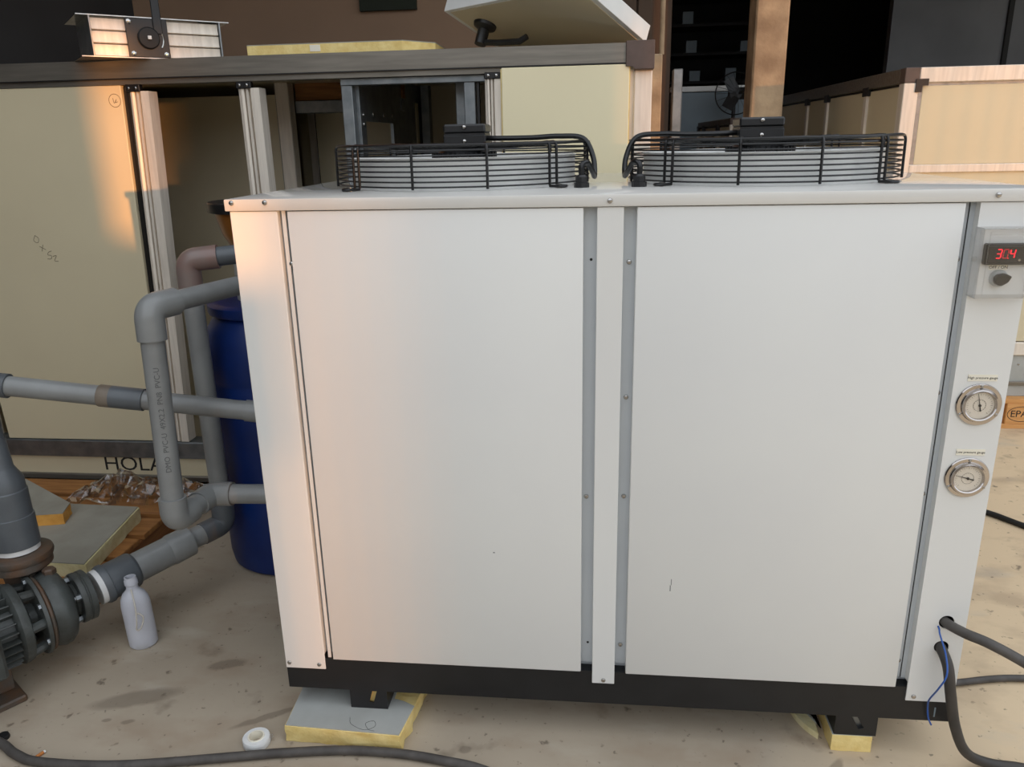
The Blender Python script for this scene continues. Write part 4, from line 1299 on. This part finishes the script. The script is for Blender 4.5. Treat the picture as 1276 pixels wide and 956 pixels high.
RZ = 0.145
r_ = framed_unit('air_handling_unit', 'cream panelled air handling unit on a pallet at the right', 2.0, 4.2, 2.17, 4.75, 0.345, 1.587, 0.06, 1.19)
for nm, a, b, mm in (('plinth_panel', 0.215, 0.345, 'sheet'), ('plinth_rail', 0.20, 0.218, 'alu_x'), ('plinth_panel', RZ, 0.20, 'sheet')):
    obj(nm, MB().box(2.0, 4.2, 2.175 if nm == 'plinth_rail' else 2.185, 2.25, a, b, 0.002), M[mm], r_)
obj('plinth_panel', MB().box(2.0, 4.2, 2.26, 4.75, RZ, 0.345), M['sheet'], r_)
place('screw', SCREW, (2.655, 2.185, 0.30), r_)
ep = thing('wooden_pallet', (2.7, 2.8, 0), 'light wooden pallet with a stamped oval mark under the right unit', 'pallet')
for i in range(5):
    y0 = 2.14 + i * 0.27
    obj('board', MB().box(1.95, 4.2, y0, y0 + 0.2, RZ - 0.022, RZ, 0.002), M['wood_light'], ep)
for x in (1.98, 2.615, 3.3, 4.0):
    bl = obj('block', MB().box(x, x + 0.19, 2.14, 2.24, 0.022, RZ - 0.022, 0.003), M['wood_light'], ep)
    if x == 2.615:
        cx_, cz_ = x + 0.068, 0.072
        obj('oval_mark', MB().tube([(cx_ + 0.062 * math.cos(a), 2.1397, cz_ + 0.036 * math.sin(a)) for a in (2 * PI * i / 32 for i in range(32))], 0.0014, 4, True), M['ink'], bl)
        text('lettering', 'EPAL', 0.046, front(cx_, 2.1394, cz_), M['ink'], bl)
for y in (2.14, 3.2):
    obj('bottom_board', MB().box(1.95, 4.2, y, y + 0.1, 0.0, 0.022, 0.002), M['wood_light'], ep)

# ------------------------------------------------------------------ deep in the hall
framed_unit('air_handling_unit', 'small framed air handling unit left of the concrete pillar, far back', 1.46, 1.66, 3.25, 4.75, 0.0, 1.425, 0.035, None)
cb_ = thing('cabinet', (1.75, 5.3, 0), 'grey blue cabinet with white top deep in the hall behind the pedestal fan', 'cabinet')
obj('body', MB().box(1.30, 2.0, 5.1, 5.7, 0, 1.66, 0.006), M['teal'], cb_)
obj('top', MB().box(1.28, 2.02, 5.08, 5.72, 1.66, 1.70, 0.004), M['white'], cb_)
pf = thing('pedestal_fan', (1.72, 4.95, 0), 'black pedestal fan in front of the grey blue cabinet', 'fan')
fc = V((1.74, 4.86, 1.63))
obj('cage', MB().tube([fc + V((0.15 * math.cos(a), 0, 0.15 * math.sin(a))) for a in (2 * PI * i / 36 for i in range(36))], 0.005, 6, True), M['black_wire'], pf)
sp = MB()
for i in range(18):
    a = 2 * PI * i / 18
    sp.tube([fc + V((0.15 * math.cos(a), 0, 0.15 * math.sin(a))), fc + V((0.09 * math.cos(a), -0.05, 0.09 * math.sin(a))), fc + V((0.01 * math.cos(a), -0.06, 0.01 * math.sin(a)))], 0.0015, 4)
obj('guard', sp, M['black_wire'], pf)
for k in range(3):
    mr = MX.Translation(fc) @ MX.Rotation(2 * PI * k / 3, 4, 'Y') @ MX.Rotation(0.4, 4, 'X')
    obj('blade', MB().box(0.02, 0.12, -0.002, 0.002, -0.045, 0.045, 0, mr), M['black_plastic'], pf)
obj('motor', MB().cyl(fc + V((0, 0.0, 0)), fc + V((0, 0.1, 0)), 0.045, n=20), M['black_plastic'], pf)
obj('pole', MB().cyl((1.74, 4.93, 0.03), (1.74, 4.93, 1.60), 0.014, n=14), M['black_plastic'], pf)
obj('base', MB().cyl((1.74, 4.93, 0), (1.74, 4.93, 0.03), 0.15, n=28), M['black_plastic'], pf)
rk = thing('storage_rack', (1.9, 8.4, 0), 'dark storage rack standing at the back of the hall', 'rack')
for x in (1.35, 2.75):
    for y in (8.2, 8.7):
        obj('upright', MB().box(x, x + 0.04, y, y + 0.04, 0, 3.2), M['dark_wall'], rk)
for z in (1.9, 2.2, 2.5, 2.8):
    obj('shelf', MB().box(1.35, 2.79, 8.2, 8.74, z, z + 0.03), M['dark_wall'], rk)
spots = [(1.932, 1.75, 'pale carton at the left end of the rack\'s lowest shelf'), (1.932, 2.15, 'pale carton in the middle of the rack\'s lowest shelf'),
         (1.932, 2.45, 'pale carton at the right end of the rack\'s lowest shelf'), (2.232, 1.70, 'pale carton at the left on the rack\'s second shelf'),
         (2.232, 2.30, 'pale carton at the right on the rack\'s second shelf'), (2.532, 1.65, 'single pale carton on the rack\'s third shelf')]
for k, (z, x, lab) in enumerate(spots):
    tag(obj('carton', MB().box(x, x + 0.12, 8.25, 8.4, z, z + 0.11 + 0.02 * (k % 2), 0.003), M['teal']), lab, 'carton', 'cartons on the back rack')
